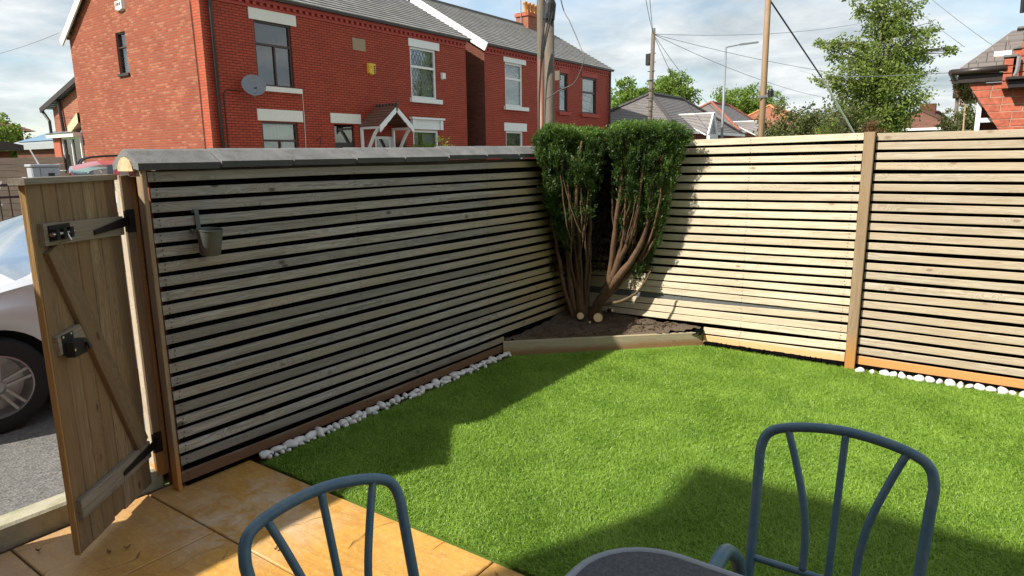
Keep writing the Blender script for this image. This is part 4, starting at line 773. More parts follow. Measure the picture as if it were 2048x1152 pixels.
def tbox(b, T, u0, u1, z0, z1, d0, d1):
    P = [T(u0, z0, d0), T(u1, z0, d0), T(u1, z0, d1), T(u0, z0, d1), T(u0, z1, d0), T(u1, z1, d0), T(u1, z1, d1), T(u0, z1, d1)]
    return b.add(P, [(0, 3, 2, 1), (4, 5, 6, 7), (0, 1, 5, 4), (1, 2, 6, 5), (2, 3, 7, 6), (3, 0, 4, 7)])
def window(T, par, u0, u1, z0, z1, fm, split_z=None, split_u=None, d=0.09, fw=0.055, glass='glass', curtain=None, lattice=False):
    b = MB(); e = 0.05
    tbox(b, T, u0, u0 + fw, z0, z1, d - e, d + 0.02); tbox(b, T, u1 - fw, u1, z0, z1, d - e, d + 0.02); tbox(b, T, u0 + fw, u1 - fw, z0, z0 + fw, d - e, d + 0.02); tbox(b, T, u0 + fw, u1 - fw, z1 - fw, z1, d - e, d + 0.02)
    cells = []
    if split_z: tbox(b, T, u0 + fw, u1 - fw, split_z - fw / 2, split_z + fw / 2, d - e + 0.004, d + 0.016); cells.append((u0 + fw, u1 - fw, split_z + fw / 2, z1 - fw)); zt = split_z - fw / 2
    else: zt = z1 - fw
    if split_u: tbox(b, T, split_u - fw * 0.4, split_u + fw * 0.4, z0 + fw, zt, d - e + 0.004, d + 0.016); cells += [(u0 + fw, split_u - fw * 0.4, z0 + fw, zt), (split_u + fw * 0.4, u1 - fw, z0 + fw, zt)]
    else: cells.append((u0 + fw, u1 - fw, z0 + fw, zt))
    w = b.build('window', fm, par)
    for (a, c, f, g) in cells: tbox(MB(), T, a, c, f, g, d, d + 0.006).build('pane', glass, w)
    b = MB(); b.quad(T(u0, z0, 0.7), T(u1, z0, 0.7), T(u1, z1, 0.7), T(u0, z1, 0.7))
    for p, q in (((u0, z0), (u1, z0)), ((u1, z0), (u1, z1)), ((u1, z1), (u0, z1)), ((u0, z1), (u0, z0))): b.quad(T(*p, d + 0.02), T(*q, d + 0.02), T(*q, 0.7), T(*p, 0.7))
    b.build('room', 'room_dark', w)
    for (a, c, f, g) in (curtain or []):
        b = MB(); n = max(6, int((c - a) / 0.04))
        for i in range(n + 1): uu = a + (c - a) * i / n; dd = d + 0.12 + 0.025 * sin(i * 1.9); b.v += [T(uu, f, dd), T(uu, g, dd)]
        for i in range(n): b.f.append((2 * i, 2 * i + 2, 2 * i + 3, 2 * i + 1))
        b.build('curtain', 'curtain', w, smooth=True)
    if lattice:
        b = MB(); st = 0.17
        for (a, c, f, g) in cells:
            k = a - (g - f)
            while k < c:
                for sg in (1, -1):
                    p = []
                    for t in (0.0, 1.0):
                        uu = k + (g - f) * 0.55 * t; zz = f + (g - f) * t if sg > 0 else g - (g - f) * t; p.append((uu, zz))
                    (ua, za), (ub, zb_) = p
                    if ub <= a or ua >= c: continue
                    if ua < a: za += (zb_ - za) * (a - ua) / (ub - ua); ua = a
                    if ub > c: zb_ = za + (zb_ - za) * (c - ua) / (ub - ua); ub = c
                    b.bar(T(ua, za, d - 0.004), T(ub, zb_, d - 0.004), 0.012, 0.006, up=T(0, 0, 1.0))
                k += st
        tag(b.build('lead_lattice', 'lead_grey', w), kind='stuff')
    return w
def slope(e0, e1, r0, r1, course, lift=0.014, v0=0.0):
    """slated plane from eave e0-e1 up to ridge r0-r1, laid in real overlapping courses"""
    e0, e1, r0, r1 = map(Vector, (e0, e1, r0, r1)); n = max(2, int(round((r0 - e0).length / course))); nr = (e1 - e0).cross(r0 - e0).normalized(); nr = nr if nr.z > 0 else -nr; b = MB(); L0 = (e1 - e0).length
    for i in range(n):
        t0, t1 = i / n, (i + 1) / n; a0 = e0.lerp(r0, t0) + nr * lift; a1 = e1.lerp(r1, t0) + nr * lift; c0 = e0.lerp(r0, t1) + nr * 0.002; c1 = e1.lerp(r1, t1) + nr * 0.002
        dd = (e1 - e0).normalized(); u = lambda p: (p - e0).dot(dd)
        va, vb = 0.2 * i + 0.012, 0.2 * i + 0.19
        b.quad(a0, a1, c1, c0, [(u(a0), va), (u(a1), va), (u(c1), vb), (u(c0), vb)])
        b.quad(a0 - nr * lift * 1.2, a1 - nr * lift * 1.2, a1, a0, [(u(a0), va), (u(a1), va), (u(a1), va), (u(a0), va)])
    return b
def gutter(par, T, u0, u1, z, m='dark_frame', d0=-0.20): b = MB(); tbox(b, T, u0, u1, z, z + 0.10, d0, d0 + 0.12); b.build('gutter', m, par)
def lintel(par, T, u0, u1, z0, z1, m='cream_paint'): tbox(MB(), T, u0, u1, z0, z1, -0.025, 0.05).build('lintel', m, par)
def sill(par, T, u0, u1, z0, z1, m='cream_paint', p=0.09): tbox(MB(), T, u0, u1, z0, z1, -p, 0.06).build('sill', m, par)
def gableend(b, T, u0, u1, ur, ze, zr, z0, d=0.0): P = [(u0, z0), (u1, z0), (u1, ze), (ur, zr), (u0, ze)]; b.add([T(*p, d) for p in P], [(0, 1, 2, 3, 4)]); b.uv[len(b.f) - 1] = P

# ================================================================== the pair of houses across the street
H1 = thing('brick_house', 'red brick semi-detached pair with sunlit mottled gable, facing the street', 'house', (-17.55, 16, 0))
T = TX(-17.55); EZ = 6.22; RX, RZ = -21.5, 8.55
# openings: left half with dark windows and cream lintels, right half with white frames
holes = [(12.11, 13.37, 3.80, 5.62), (12.11, 13.37, 1.05, 2.80), (14.79, 15.66, 0.05, 2.80), (18.47, 19.86, 3.86, 5.66), (18.47, 19.88, 0.95, 2.72), (16.55, 17.55, 0.05, 2.45)]
facade(T, 10.53, 21.65, -0.05, EZ, holes).build('front_wall', 'brick_front', H1, uv=True)
G1 = TY(10.53); gh = [(-22.30, -21.69, 4.34, 5.55)]
b = facade(lambda u, z, d=0.0: G1(u, z, d), -25.45, -17.55, -0.05, 5.72, gh)
b.add([G1(-25.45, 5.72), G1(-17.55, 5.72), G1(-17.55, EZ), G1(RX, RZ), G1(-25.45, 5.72)][:4], [(0, 1, 2, 3)]); b.uv[len(b.f) - 1] = [(-25.45, 5.72), (-17.55, 5.72), (-17.55, EZ), (RX, RZ)]
b.build('gable_wall', 'brick_gable', H1, uv=True)
b = MB(); b.quad((-17.55, 21.65, -0.05), (-25.45, 21.65, -0.05), (-25.45, 21.65, 5.72), (-17.55, 21.65, EZ)); b.add([(-17.55, 21.65, EZ), (RX, 21.65, RZ), (-25.45, 21.65, 5.72)], [(0, 1, 2)]); b.quad((-25.45, 10.53, -0.05), (-25.45, 21.65, -0.05), (-25.45, 21.65, 5.72), (-25.45, 10.53, 5.72)); b.build('rear_wall', 'brick_plain', H1, uv=True)
# quoin strip of redder brick at the corner of the gable
MB().box(-17.95, -17.548, 10.522, 10.60, -0.05, 6.2).build('corner_strip', 'brick_corner', H1, uv=True)
window(G1, H1, -22.30, -21.69, 4.34, 5.55, 'brown_frame', split_z=5.12, glass='glass', fw=0.04, curtain=[(-22.26, -21.73, 4.4, 5.5)]); sill(H1, G1, -22.33, -21.66, 4.27, 4.34, 'dark_frame', 0.06)
ro = slope((-17.33, 10.40, 6.27), (-17.33, 21.80, 6.27), (RX, 10.40, RZ + 0.08), (RX, 21.80, RZ + 0.08), 0.26, 0.032).build('roof', 'slate', H1, uv=True)
slope((-25.6, 10.40, 5.72), (-25.6, 21.80, 5.72), (RX, 10.40, RZ + 0.08), (RX, 21.80, RZ + 0.08), 0.26, 0.032).build('roof', 'slate', H1, uv=True)
b = MB()
for i in range(25): b.tube([(RX, 10.40 + i * 0.456, RZ + 0.07), (RX, 10.40 + i * 0.456 + 0.45, RZ + 0.07)], 0.11, 8)
tag(b.build('ridge_tile', 'slate', ro), kind='stuff')
b = MB(); b.bar((-17.30, 10.37, 6.16), (RX, 10.37, RZ - 0.03), 0.05, 0.22, up=(0, 0, 1)); b.build('bargeboard', 'white_paint', H1)
b = MB(); b.bar((-25.68, 10.37, 5.60), (RX, 10.37, RZ - 0.03), 0.05, 0.24, up=(0, 0, 1)); b.build('bargeboard', 'white_paint', H1)
gutter(H1, T, 10.45, 21.75, 6.20)
def dentils(par, T, u0, u1, z):
    tbox(MB(), T, u0, u1, z - 0.10, z - 0.003, -0.085, 0.0).build('cornice', 'red_paint', par); b = MB(); u = u0
    while u < u1 - 0.1: tbox(b, T, u, u + 0.11, z - 0.19, z - 0.10, -0.07, 0.0); u += 0.225
    tag(b.build('dentil_course', 'red_paint', par), kind='stuff'); tbox(MB(), T, u0, u1, z - 0.27, z - 0.19, -0.035, 0.0).build('string_course', 'red_paint', par)
dentils(H1, T, 10.53, 21.65, 6.20)
window(T, H1, 12.11, 13.37, 3.80, 5.62, 'brown_frame', split_z=4.98, split_u=12.78, glass='glass_dark', fw=0.06)
lintel(H1, T, 11.97, 13.57, 5.62, 5.95); sill(H1, T, 12.0, 13.58, 3.66, 3.80)
window(T, H1, 12.11, 13.37, 1.05, 2.80, 'brown_frame', split_z=2.25, split_u=12.74, glass='glass', fw=0.06, curtain=[(12.15, 13.33, 1.1, 2.72)]); lintel(H1, T, 11.99, 13.58, 2.82, 3.15); sill(H1, T, 12.0, 13.5, 0.92, 1.05)
lintel(H1, T, 14.66, 15.94, 2.84, 3.15)
dr = tbox(MB(), T, 14.79, 15.66, 0.05, 2.15, 0.06, 0.12).build('door', 'dark_frame', H1); tbox(MB(), T, 14.86, 15.59, 2.22, 2.74, 0.075, 0.085).build('fanlight', 'glass_dark', dr); tbox(MB(), T, 14.79, 15.66, 2.15, 2.22, 0.05, 0.12).build('transom', 'dark_frame', dr)
tbox(MB(), T, 14.79, 15.66, 0.05, 2.79, 0.30, 0.32).build('hall', 'room_dark', H1)
window(T, H1, 18.47, 19.86, 3.86, 5.66, 'white_paint', split_z=4.98, glass='glass', fw=0.08, curtain=[(19.25, 19.78, 3.95, 5.6), (18.5, 18.75, 3.95, 5.6)], lattice=True)
lintel(H1, T, 18.40, 20.06, 5.66, 5.99, 'white_paint'); sill(H1, T, 18.36, 20.06, 3.70, 3.86, 'white_paint', 0.12)
window(T, H1, 18.47, 19.88, 0.95, 2.72, 'white_paint', split_z=2.02, glass='glass', fw=0.085, curtain=[(18.6, 18.95, 1.0, 2.6), (19.2, 19.8, 1.0, 2.6)])
b = MB(); tbox(b, T, 18.36, 20.05, 2.74, 3.10, -0.06, 0.05); tbox(b, T, 18.30, 20.12, 3.10, 3.17, -0.16, 0.05); lt = b.build('window_hood', 'white_paint', H1)
for uu in (18.36, 19.90): tbox(MB(), T, uu, uu + 0.14, 2.74, 3.10, -0.12, -0.058).build('corbel', 'white_paint', lt)
tbox(MB(), T, 15.77, 16.33, 5.22, 5.60, -0.012, 0.02).build('date_stone', 'plaque_stone', H1)
# door and canopy of the right half
dr = tbox(MB(), T, 16.55, 17.55, 0.05, 2.45, 0.02, 0.10).build('door', 'white_paint', H1)
tbox(MB(), T, 16.66, 17.22, 1.45, 2.36, 0.008, 0.018).build('door_pane', 'glass_dark', dr); tbox(MB(), T, 16.66, 17.22, 0.6, 1.30, 0.008, 0.018).build('door_pane', 'glass_dark', dr)
cn = slope((-16.55, 15.84, 2.76), (-17.55, 15.84, 2.76), (-16.55, 16.66, 3.42), (-17.55, 16.66, 3.42), 0.16, 0.02).build('canopy_roof', 'tile_brown', H1, uv=True)
slope((-16.55, 17.48, 2.76), (-17.55, 17.48, 2.76), (-16.55, 16.66, 3.42), (-17.55, 16.66, 3.42), 0.16, 0.02).build('canopy_roof', 'tile_brown', H1, uv=True)
for s in (-1, 1):
    b = MB(); n = 9; P = []          # scalloped bargeboard
    for i in range(n + 1):
        t = i / n; yy = 16.66 + s * 0.80 * t; zz = 3.40 - 0.64 * t; wv = 0.15 + 0.035 * abs(sin(i * 1.3)) + 0.05 * t; P.append(((yy, zz), (yy, zz - wv)))
    for xx in (-16.53, -16.57):
        for a, c in P: b.v += [(xx, *a), (xx, *c)]
    m_ = 2 * (n + 1)
    for i in range(n): k = 2 * i; b.f += [(k, k + 1, k + 3, k + 2), (m_ + k, m_ + k + 2, m_ + k + 3, m_ + k + 1), (k, k + 2, m_ + k + 2, m_ + k), (k + 1, m_ + k + 1, m_ + k + 3, k + 3)]
    b.f.append((2 * n, 2 * n + 1, m_ + 2 * n + 1, m_ + 2 * n)); b.build('canopy_bargeboard', 'white_paint', cn)
    yb = 16.66 + s * 0.74; b = MB(); b.bar((-17.53, yb, 2.70), (-16.60, yb, 2.70), 0.07, 0.08); b.bar((-17.49, yb, 1.2), (-17.49, yb, 2.68), 0.08, 0.08); pts = bez((-17.45, yb, 1.75), (-17.2, yb, 1.85), (-17.0, yb, 2.45), (-16.72, yb, 2.64), 8)
    for a, c in zip(pts, pts[1:]): b.bar(a, c, 0.06, 0.10, up=(0, 1, 0))
    b.build('canopy_bracket', 'white_paint', cn)
b = MB()
for i in range(7): b.box(-17.5 + i * 0.15, -17.42 + i * 0.15, 16.63, 16.69, 3.43, 3.51)
b.build('cresting', 'dark_frame', cn); MB().tube([(-16.54, 16.66, 3.25), (-16.54, 16.66, 3.45), (-16.54, 16.66, 3.62)], [0.03, 0.045, 0.01], 8).build('finial', 'dark_frame', cn)
MB().tube([(-17.44, 10.83, 6.2), (-17.47, 10.78, 5.9), (-17.47, 10.78, 0.0)], 0.05, 10).build('downpipe', 'dark_frame', H1, smooth=True)
MB().tube([(-17.53, 10.98, 2.0), (-17.53, 10.98, 3.5), (-17.53, 11.1, 3.62), (-17.53, 11.5, 3.60)], 0.012, 6).build('cable', 'black_plastic', H1)
MB().tube([(-17.53, 13.62, 3.7), (-17.53, 13.63, 3.0), (-17.53, 13.60, 1.5)], 0.008, 6).build('cable', 'cream_paint', H1)
b = MB(); b.tube([(-17.9, 10.50, 2.0), (-17.9, 10.50, 3.8), (-17.95, 10.50, 5.9), (-18.0, 10.5, 6.1)], 0.012, 6); b.build('cable', 'black_plastic', H1)
# fixtures that hang on the house
ds = thing('satellite_dish', 'grey satellite dish on the red brick front beside a dark window', 'satellite dish', (-17.3, 11.7, 3.7))
ax = Vector((0.80, -0.35, 0.42)).normalized(); c = Vector((-17.22, 11.72, 3.72)); b = MB(); pr = [(0.0, 0.0)] + [(0.325 * q / 8, 0.09 * (q / 8) ** 2) for q in range(1, 9)] + [(0.33, 0.085), (0.315, 0.075), (0.0, -0.012)]
b.lathe(pr, c, ax, 28); o = b.build('reflector', 'dish_grey', ds, smooth=True)
MB().tube([c, c - ax * 0.12, Vector((-17.53, 11.72, 3.66))], 0.03, 8).build('bracket', 'dish_grey', ds); MB().tube([c - Vector((0, 0, 0.33)) + ax * 0.05, c + ax * 0.42 - Vector((0, 0, 0.20))], 0.014, 6).build('feed_arm', 'dish_grey', ds); MB().lathe([(0, 0), (0.035, 0), (0.035, 0.09), (0, 0.09)], c + ax * 0.38 - Vector((0, 0, 0.20)), -ax, 10).build('receiver', 'black_plastic', ds)
def alarm(label, T, u, z, w, h, m, mark=None):
    a = thing('alarm_box', label, 'alarm box', T(u, z, -0.05)); b = MB(); hw = w / 2
    P = [(u - hw, z + h / 2), (u + hw, z + h / 2), (u + hw, z - h * 0.36), (u, z - h / 2), (u - hw, z - h * 0.36)]; n = 5
    b.v = [T(*p, 0.0) for p in P] + [T(u + (p[0] - u) * 0.85, z + (p[1] - z) * 0.9, -0.09) for p in P]; b.f = [tuple(range(5)), tuple(range(9, 4, -1))] + [(i, (i + 1) % 5, 5 + (i + 1) % 5, 5 + i) for i in range(5)]; b.build('case', m, a)
    for (du, dz, ww, hh) in mark or []: tbox(MB(), T, u + du, u + du + ww, z + dz, z + dz + hh, -0.096, -0.089).build('marking', 'black_plastic', a)
alarm('bright yellow wedge-shaped alarm box with dark marks on the red brick front', T, 16.53, 4.67, 0.34, 0.40, 'yellow_box', [(0.06, 0.07, 0.06, 0.05), (0.06, 0.0, 0.06, 0.05), (0.06, -0.07, 0.06, 0.05), (0.06, -0.13, 0.06, 0.04), (-0.08, 0.06, 0.03, 0.03)])
alarm('small white alarm box beside the leaded upstairs window', T, 20.22, 4.75, 0.20, 0.28, 'white_paint', [(-0.05, -0.12, 0.1, 0.03)])
alarm('cream alarm box high on the sunlit mottled gable', G1, -21.72, 6.26, 0.46, 0.30, 'cream_paint', [(-0.14, 0.0, 0.06, 0.08), (-0.04, 0.0, 0.06, 0.08), (0.06, 0.0, 0.06, 0.08)])
hb = thing('hanging_basket', 'rusty wall bracket with a dried hanging basket beside the canopy', 'basket', (-17.45, 18.0, 1.9))
MB().tube([(-17.53, 14.05, 2.25), (-17.3, 14.05, 2.4), (-17.53, 14.1, 1.9)], 0.012, 6).build('bracket', 'brown_frame', hb)
C0 = RNG.normal(size=(500, 3)) * np.array([0.07, 0.16, 0.18]) + np.array([-17.42, 17.72, 2.05]); leaves('dried_plant', C0, RNG.normal(size=(500, 3)), 0.07, 0.03, 'leaf_red', hb)

# ================================================================== second pair, further along
H2 = thing('brick_house', 'red brick pair of houses further along with chimney and white gable board', 'house', (-17.55, 28.5, 0))
holes = [(24.33, 25.66, 3.88, 5.72), (24.33, 25.66, 0.95, 2.82), (28.85, 29.62, 3.86, 5.68), (31.11, 32.60, 3.87, 5.70), (27.3, 28.2, 0.05, 2.5), (31.1, 32.6, 0.95, 2.8)]
facade(T, 22.88, 34.15, -0.05, EZ, holes).build('front_wall', 'brick_front', H2, uv=True)
b = MB(); G2 = TY(22.88); gableend(b, G2, -25.45, -17.55, RX, EZ - 0.2, RZ, -0.05); b.build('gable_wall', 'brick_dark', H2, uv=True)
b = MB(); b.quad((-17.55, 34.15, -0.05), (-25.45, 34.15, -0.05), (-25.45, 34.15, 6.0), (-17.55, 34.15, EZ)); b.add([(-17.55, 34.15, EZ), (RX, 34.15, RZ), (-25.45, 34.15, 6.0)], [(0, 1, 2)]); b.quad((-25.45, 22.88, -0.05), (-25.45, 34.15, -0.05), (-25.45, 34.15, 6.0), (-25.45, 22.88, 6.0)); b.build('rear_wall', 'brick_plain', H2, uv=True)
slope((-17.33, 22.76, 6.27), (-17.33, 34.3, 6.27), (RX, 22.76, RZ + 0.15), (RX, 34.3, RZ + 0.15), 0.26, 0.032).build('roof', 'slate', H2, uv=True); slope((-25.6, 22.76, 5.9), (-25.6, 34.3, 5.9), (RX, 22.76, RZ + 0.15), (RX, 34.3, RZ + 0.15), 0.26, 0.032).build('roof', 'slate', H2, uv=True)
b = MB()
for i in range(25): b.tube([(RX, 22.78 + i * 0.46, RZ + 0.14), (RX, 22.78 + i * 0.46 + 0.45, RZ + 0.14)], 0.11, 8)
tag(b.build('ridge_tile', 'slate', H2), kind='stuff')
b = MB(); b.bar((-17.32, 22.73, 6.12), (RX, 22.73, RZ + 0.03), 0.05, 0.34); b.build('bargeboard', 'white_paint', H2); b = MB(); b.bar((-25.6, 22.73, 5.8), (RX, 22.73, RZ + 0.03), 0.05, 0.3); b.build('bargeboard', 'white_paint', H2)
gutter(H2, T, 22.75, 34.25, 6.20); dentils(H2, T, 22.88, 34.15, 6.20)
window(T, H2, 24.33, 25.66, 3.88, 5.72, 'white_paint', split_z=5.05, fw=0.085, curtain=[(24.6, 25.55, 3.95, 5.6)]); lintel(H2, T, 24.22, 25.92, 5.72, 6.0, 'white_paint'); sill(H2, T, 24.2, 26.0, 3.72, 3.88, 'white_paint', 0.12)
window(T, H2, 24.33, 25.66, 0.95, 2.82, 'white_paint', split_z=2.12, fw=0.085, curtain=[(24.4, 25.6, 1.0, 2.75)]); lintel(H2, T, 24.2, 25.95, 2.82, 3.17, 'white_paint')
window(T, H2, 28.85, 29.62, 3.86, 5.68, 'dark_frame', split_z=4.95, fw=0.075, curtain=[(28.9, 29.6, 3.9, 5.6)]); sill(H2, T, 28.7, 29.85, 3.70, 3.86, 'red_paint'); lintel(H2, T, 28.75, 29.75, 5.69, 5.92, 'red_paint')
window(T, H2, 31.11, 32.60, 3.87, 5.70, 'dark_frame', split_z=4.95, fw=0.085, curtain=[(31.15, 32.55, 3.9, 5.6)]); sill(H2, T, 30.95, 32.8, 3.70, 3.87, 'red_paint'); lintel(H2, T, 30.98, 32.75, 5.71, 5.92, 'red_paint')
window(T, H2, 31.1, 32.6, 0.95, 2.8, 'dark_frame', split_z=2.1, fw=0.085); tbox(MB(), T, 27.3, 28.2, 0.05, 2.5, 0.04, 0.1).build('door', 'dark_frame', H2)
MB().tube([(-17.47, 34.05, 6.2), (-17.47, 34.05, 0.0)], 0.05, 8).build('downpipe', 'dark_frame', H2); tbox(MB(), T, 27.6, 28.3, 5.0, 5.45, -0.012, 0.02).build('date_stone', 'plaque_stone', H2)
chm = MB().box(RX - 0.4, RX + 0.4, 31.45, 33.05, RZ - 0.4, 9.35).build('chimney', 'brick_plain', H2, uv=True); MB().box(RX - 0.46, RX + 0.46, 31.38, 33.12, 9.15, 9.30).build('chimney_band', 'brick_bright', chm)
for yy in (31.75, 32.1, 32.45, 32.8): MB().lathe([(0.12, 0.0), (0.13, 0.08), (0.10, 0.12), (0.105, 0.45), (0.14, 0.50), (0.14, 0.58), (0.09, 0.58), (0.085, 0.3)], (RX, yy, 9.35), (0, 0, 1), 14).build('chimney_pot', 'terracotta', chm, smooth=True)
an = thing('roof_aerial', 'thin television aerial beside the chimney pots', 'aerial', (RX, 31.35, 9.2)); MB().tube([(RX, 31.35, 8.8), (RX, 31.35, 10.2)], 0.022, 6).build('mast', 'lamp_metal', an)
b = MB(); b.tube([(RX, 31.5, 10.12), (RX, 30.1, 10.02)], 0.012, 5); an2 = b.build('boom', 'lamp_metal', an)
for i in range(7): MB().tube([(RX - 0.15, 30.2 + i * 0.19, 10.03 + i * 0.014), (RX + 0.15, 30.2 + i * 0.19, 10.03 + i * 0.014)], 0.006, 4).build('element', 'lamp_metal', an2)

# ================================================================== rear wing, conservatory, sheds at the left
E1_ = thing('brick_extension', 'brick rear wing with dark gutter and pipe left of the sunlit gable', 'building', (-29, 14, 0))
b = MB(); b.box(-32.9, -25.5, 12.6, 20, -0.05, 3.9); b.build('wall', 'brick_plain', E1_, uv=True)
b = MB(); gableend(b, TY(12.598), -32.9, -25.4, -25.4, 3.95, 6.05, 3.89); b.build('gable_wall', 'brick_plain', E1_, uv=True)
slope((-33.4, 12.35, 3.96), (-33.4, 20, 3.96), (-25.4, 12.35, 6.15), (-25.4, 20, 6.15), 0.25).build('roof', 'slate', E1_, uv=True); b = MB(); b.bar((-33.45, 12.33, 3.90), (-25.4, 12.33, 6.08), 0.06, 0.2); b.build('bargeboard', 'dark_frame', E1_)
MB().tube([(-32.0, 12.5, 4.3), (-31.6, 12.5, 0)], 0.07, 8).build('downpipe', 'dark_frame', E1_); MB().tube([(-33.4, 12.4, 3.85), (-33.0, 12.45, 3.45), (-32.95, 12.45, 0)], 0.06, 8).build('downpipe', 'dark_frame', E1_)
b = MB(); b.add([(-25.46, 10.46, 3.35), (-25.46, 10.46, 3.02), (-26.35, 10.46, 2.62), (-26.35, 10.46, 2.92), (-25.46, 10.75, 3.35), (-25.46, 10.75, 3.02), (-26.35, 10.75, 2.62), (-26.35, 10.75, 2.92)], [(0, 1, 2, 3), (4, 7, 6, 5), (0, 3, 7, 4), (1, 5, 6, 2), (2, 6, 7, 3)]); b.build('stone_kneeler', 'stone_kneeler', H1)
BW = thing('bay_porch', 'small flat-roofed brick porch with white-framed window at the end of the gable', 'porch', (-26.8, 11, 0)); TB = TY(10.42)
MB().box(-27.5, -25.47, 10.40, 12.5, -0.05, 1.3).build('wall', 'brick_gable', BW, uv=True); MB().box(-27.5, -26.95, 10.40, 12.5, 1.3, 2.55).build('pier', 'brick_bright', BW); window(TB, BW, -26.94, -25.47, 1.3, 2.55, 'white_paint', split_u=-26.2, glass='glass_dark'); MB().box(-27.65, -25.46, 10.25, 12.5, 2.55, 2.70).build('fascia', 'cream_paint', BW); b = MB(); b.quad((-27.7, 10.2, 2.705), (-25.46, 10.2, 2.705), (-25.46, 12.5, 3.05), (-27.7, 12.5, 3.05)); b.build('roof', 'slate_far', BW, uv=True)
CV = thing('conservatory', 'conservatory with a pale blue hipped glass roof beyond the parked cars', 'conservatory', (-31, 11.5, 0))
MB().box(-34.5, -29.7, 11.6, 15, -0.05, 2.25).build('wall', 'brick_dark', CV, uv=True); MB().box(-34.7, -29.6, 11.4, 15.1, 2.25, 2.5).build('gutter', 'grey_metal', CV)
rfp = [(-34.7, 11.4, 2.5), (-29.6, 11.4, 2.5), (-30.6, 12.9, 3.08), (-33.6, 12.9, 3.08), (-34.7, 15, 2.5), (-29.6, 15, 2.5)]
MB().add(rfp, [(0, 1, 2, 3), (0, 3, 4), (1, 5, 2), (3, 2, 5, 4)]).build('roof', 'grey_metal', CV); b = MB(); L_ = lambda a, c, t: Vector(rfp[a]).lerp(Vector(rfp[c]), t) + Vector((0, -0.02, 0.02))
b.quad(L_(0, 1, 0.10) + Vector((0.05, 0.12, 0.06)), L_(0, 1, 0.9) + Vector((0, 0.12, 0.06)), L_(3, 2, 0.95) - Vector((0, 0.08, 0.03)), L_(3, 2, 0.05) - Vector((0, 0.08, 0.03))); b.build('glass_roof', 'conservatory_blue', CV)
SH = thing('garden_shed', 'low dark brick outbuilding with a sloping felt roof at the left edge', 'shed', (-23, 7, 0)); MB().box(-25, -21.6, 3.6, 7.1, -0.05, 2.0).build('wall', 'brick_dark', SH, uv=True); b = MB(); b.add([(-25.2, 3.4, 3.05), (-25.2, 7.35, 2.16), (-21.35, 7.35, 2.16), (-21.35, 3.4, 3.05), (-25.2, 3.4, 2.0), (-25.2, 7.35, 2.03), (-21.35, 7.35, 2.03), (-21.35, 3.4, 2.0)], [(0, 1, 2, 3), (7, 6, 5, 4), (0, 4, 5, 1), (1, 5, 6, 2), (2, 6, 7, 3)]); b.build('roof', 'dark_frame', SH)
DF = thing('board_fence', 'dark brown horizontal board fence beyond the railings', 'fence', (-19, 6, 0))
for i in range(12): plank('board', (-21.5, 4.9, 0.08 + i * 0.15), (-17.0, 6.6, 0.08 + i * 0.15), (0, 0, 1), 0.142, 0.03, 'dark_fence_wood', DF)
for t in (0.0, 0.5, 1.0): q = Vector((-21.5, 4.9, 0)).lerp(Vector((-17.0, 6.6, 0)), t) + Vector((-0.03, 0.08, 0)); plank('post', q, q + Vector((0, 0, 1.85)), (1, 0, 0), 0.09, 0.09, 'dark_fence_wood', DF)
LH = thing('tiled_house', 'distant house whose dark tiled roof shows at the left edge', 'house', (-50, 17, 0)); MB().box(-60, -48.0, 6, 16.6, -0.05, 3.5).build('wall', 'brick_dark', LH, uv=True); slope((-47.5, 5.5, 3.6), (-47.5, 17.1, 3.6), (-53, 8.5, 5.9), (-53, 13.0, 5.9), 0.3, 0.03).build('roof', 'tile_brown', LH, uv=True); slope((-47.5, 17.1, 3.6), (-60.5, 17.1, 3.6), (-53, 13.0, 5.9), (-53.01, 13.0, 5.9), 0.3, 0.03).build('roof', 'tile_brown', LH, uv=True); slope((-60.5, 5.5, 3.6), (-60.5, 17.1, 3.6), (-53, 8.5, 5.9), (-53, 13.0, 5.9), 0.3, 0.03).build('roof', 'tile_brown', LH, uv=True)

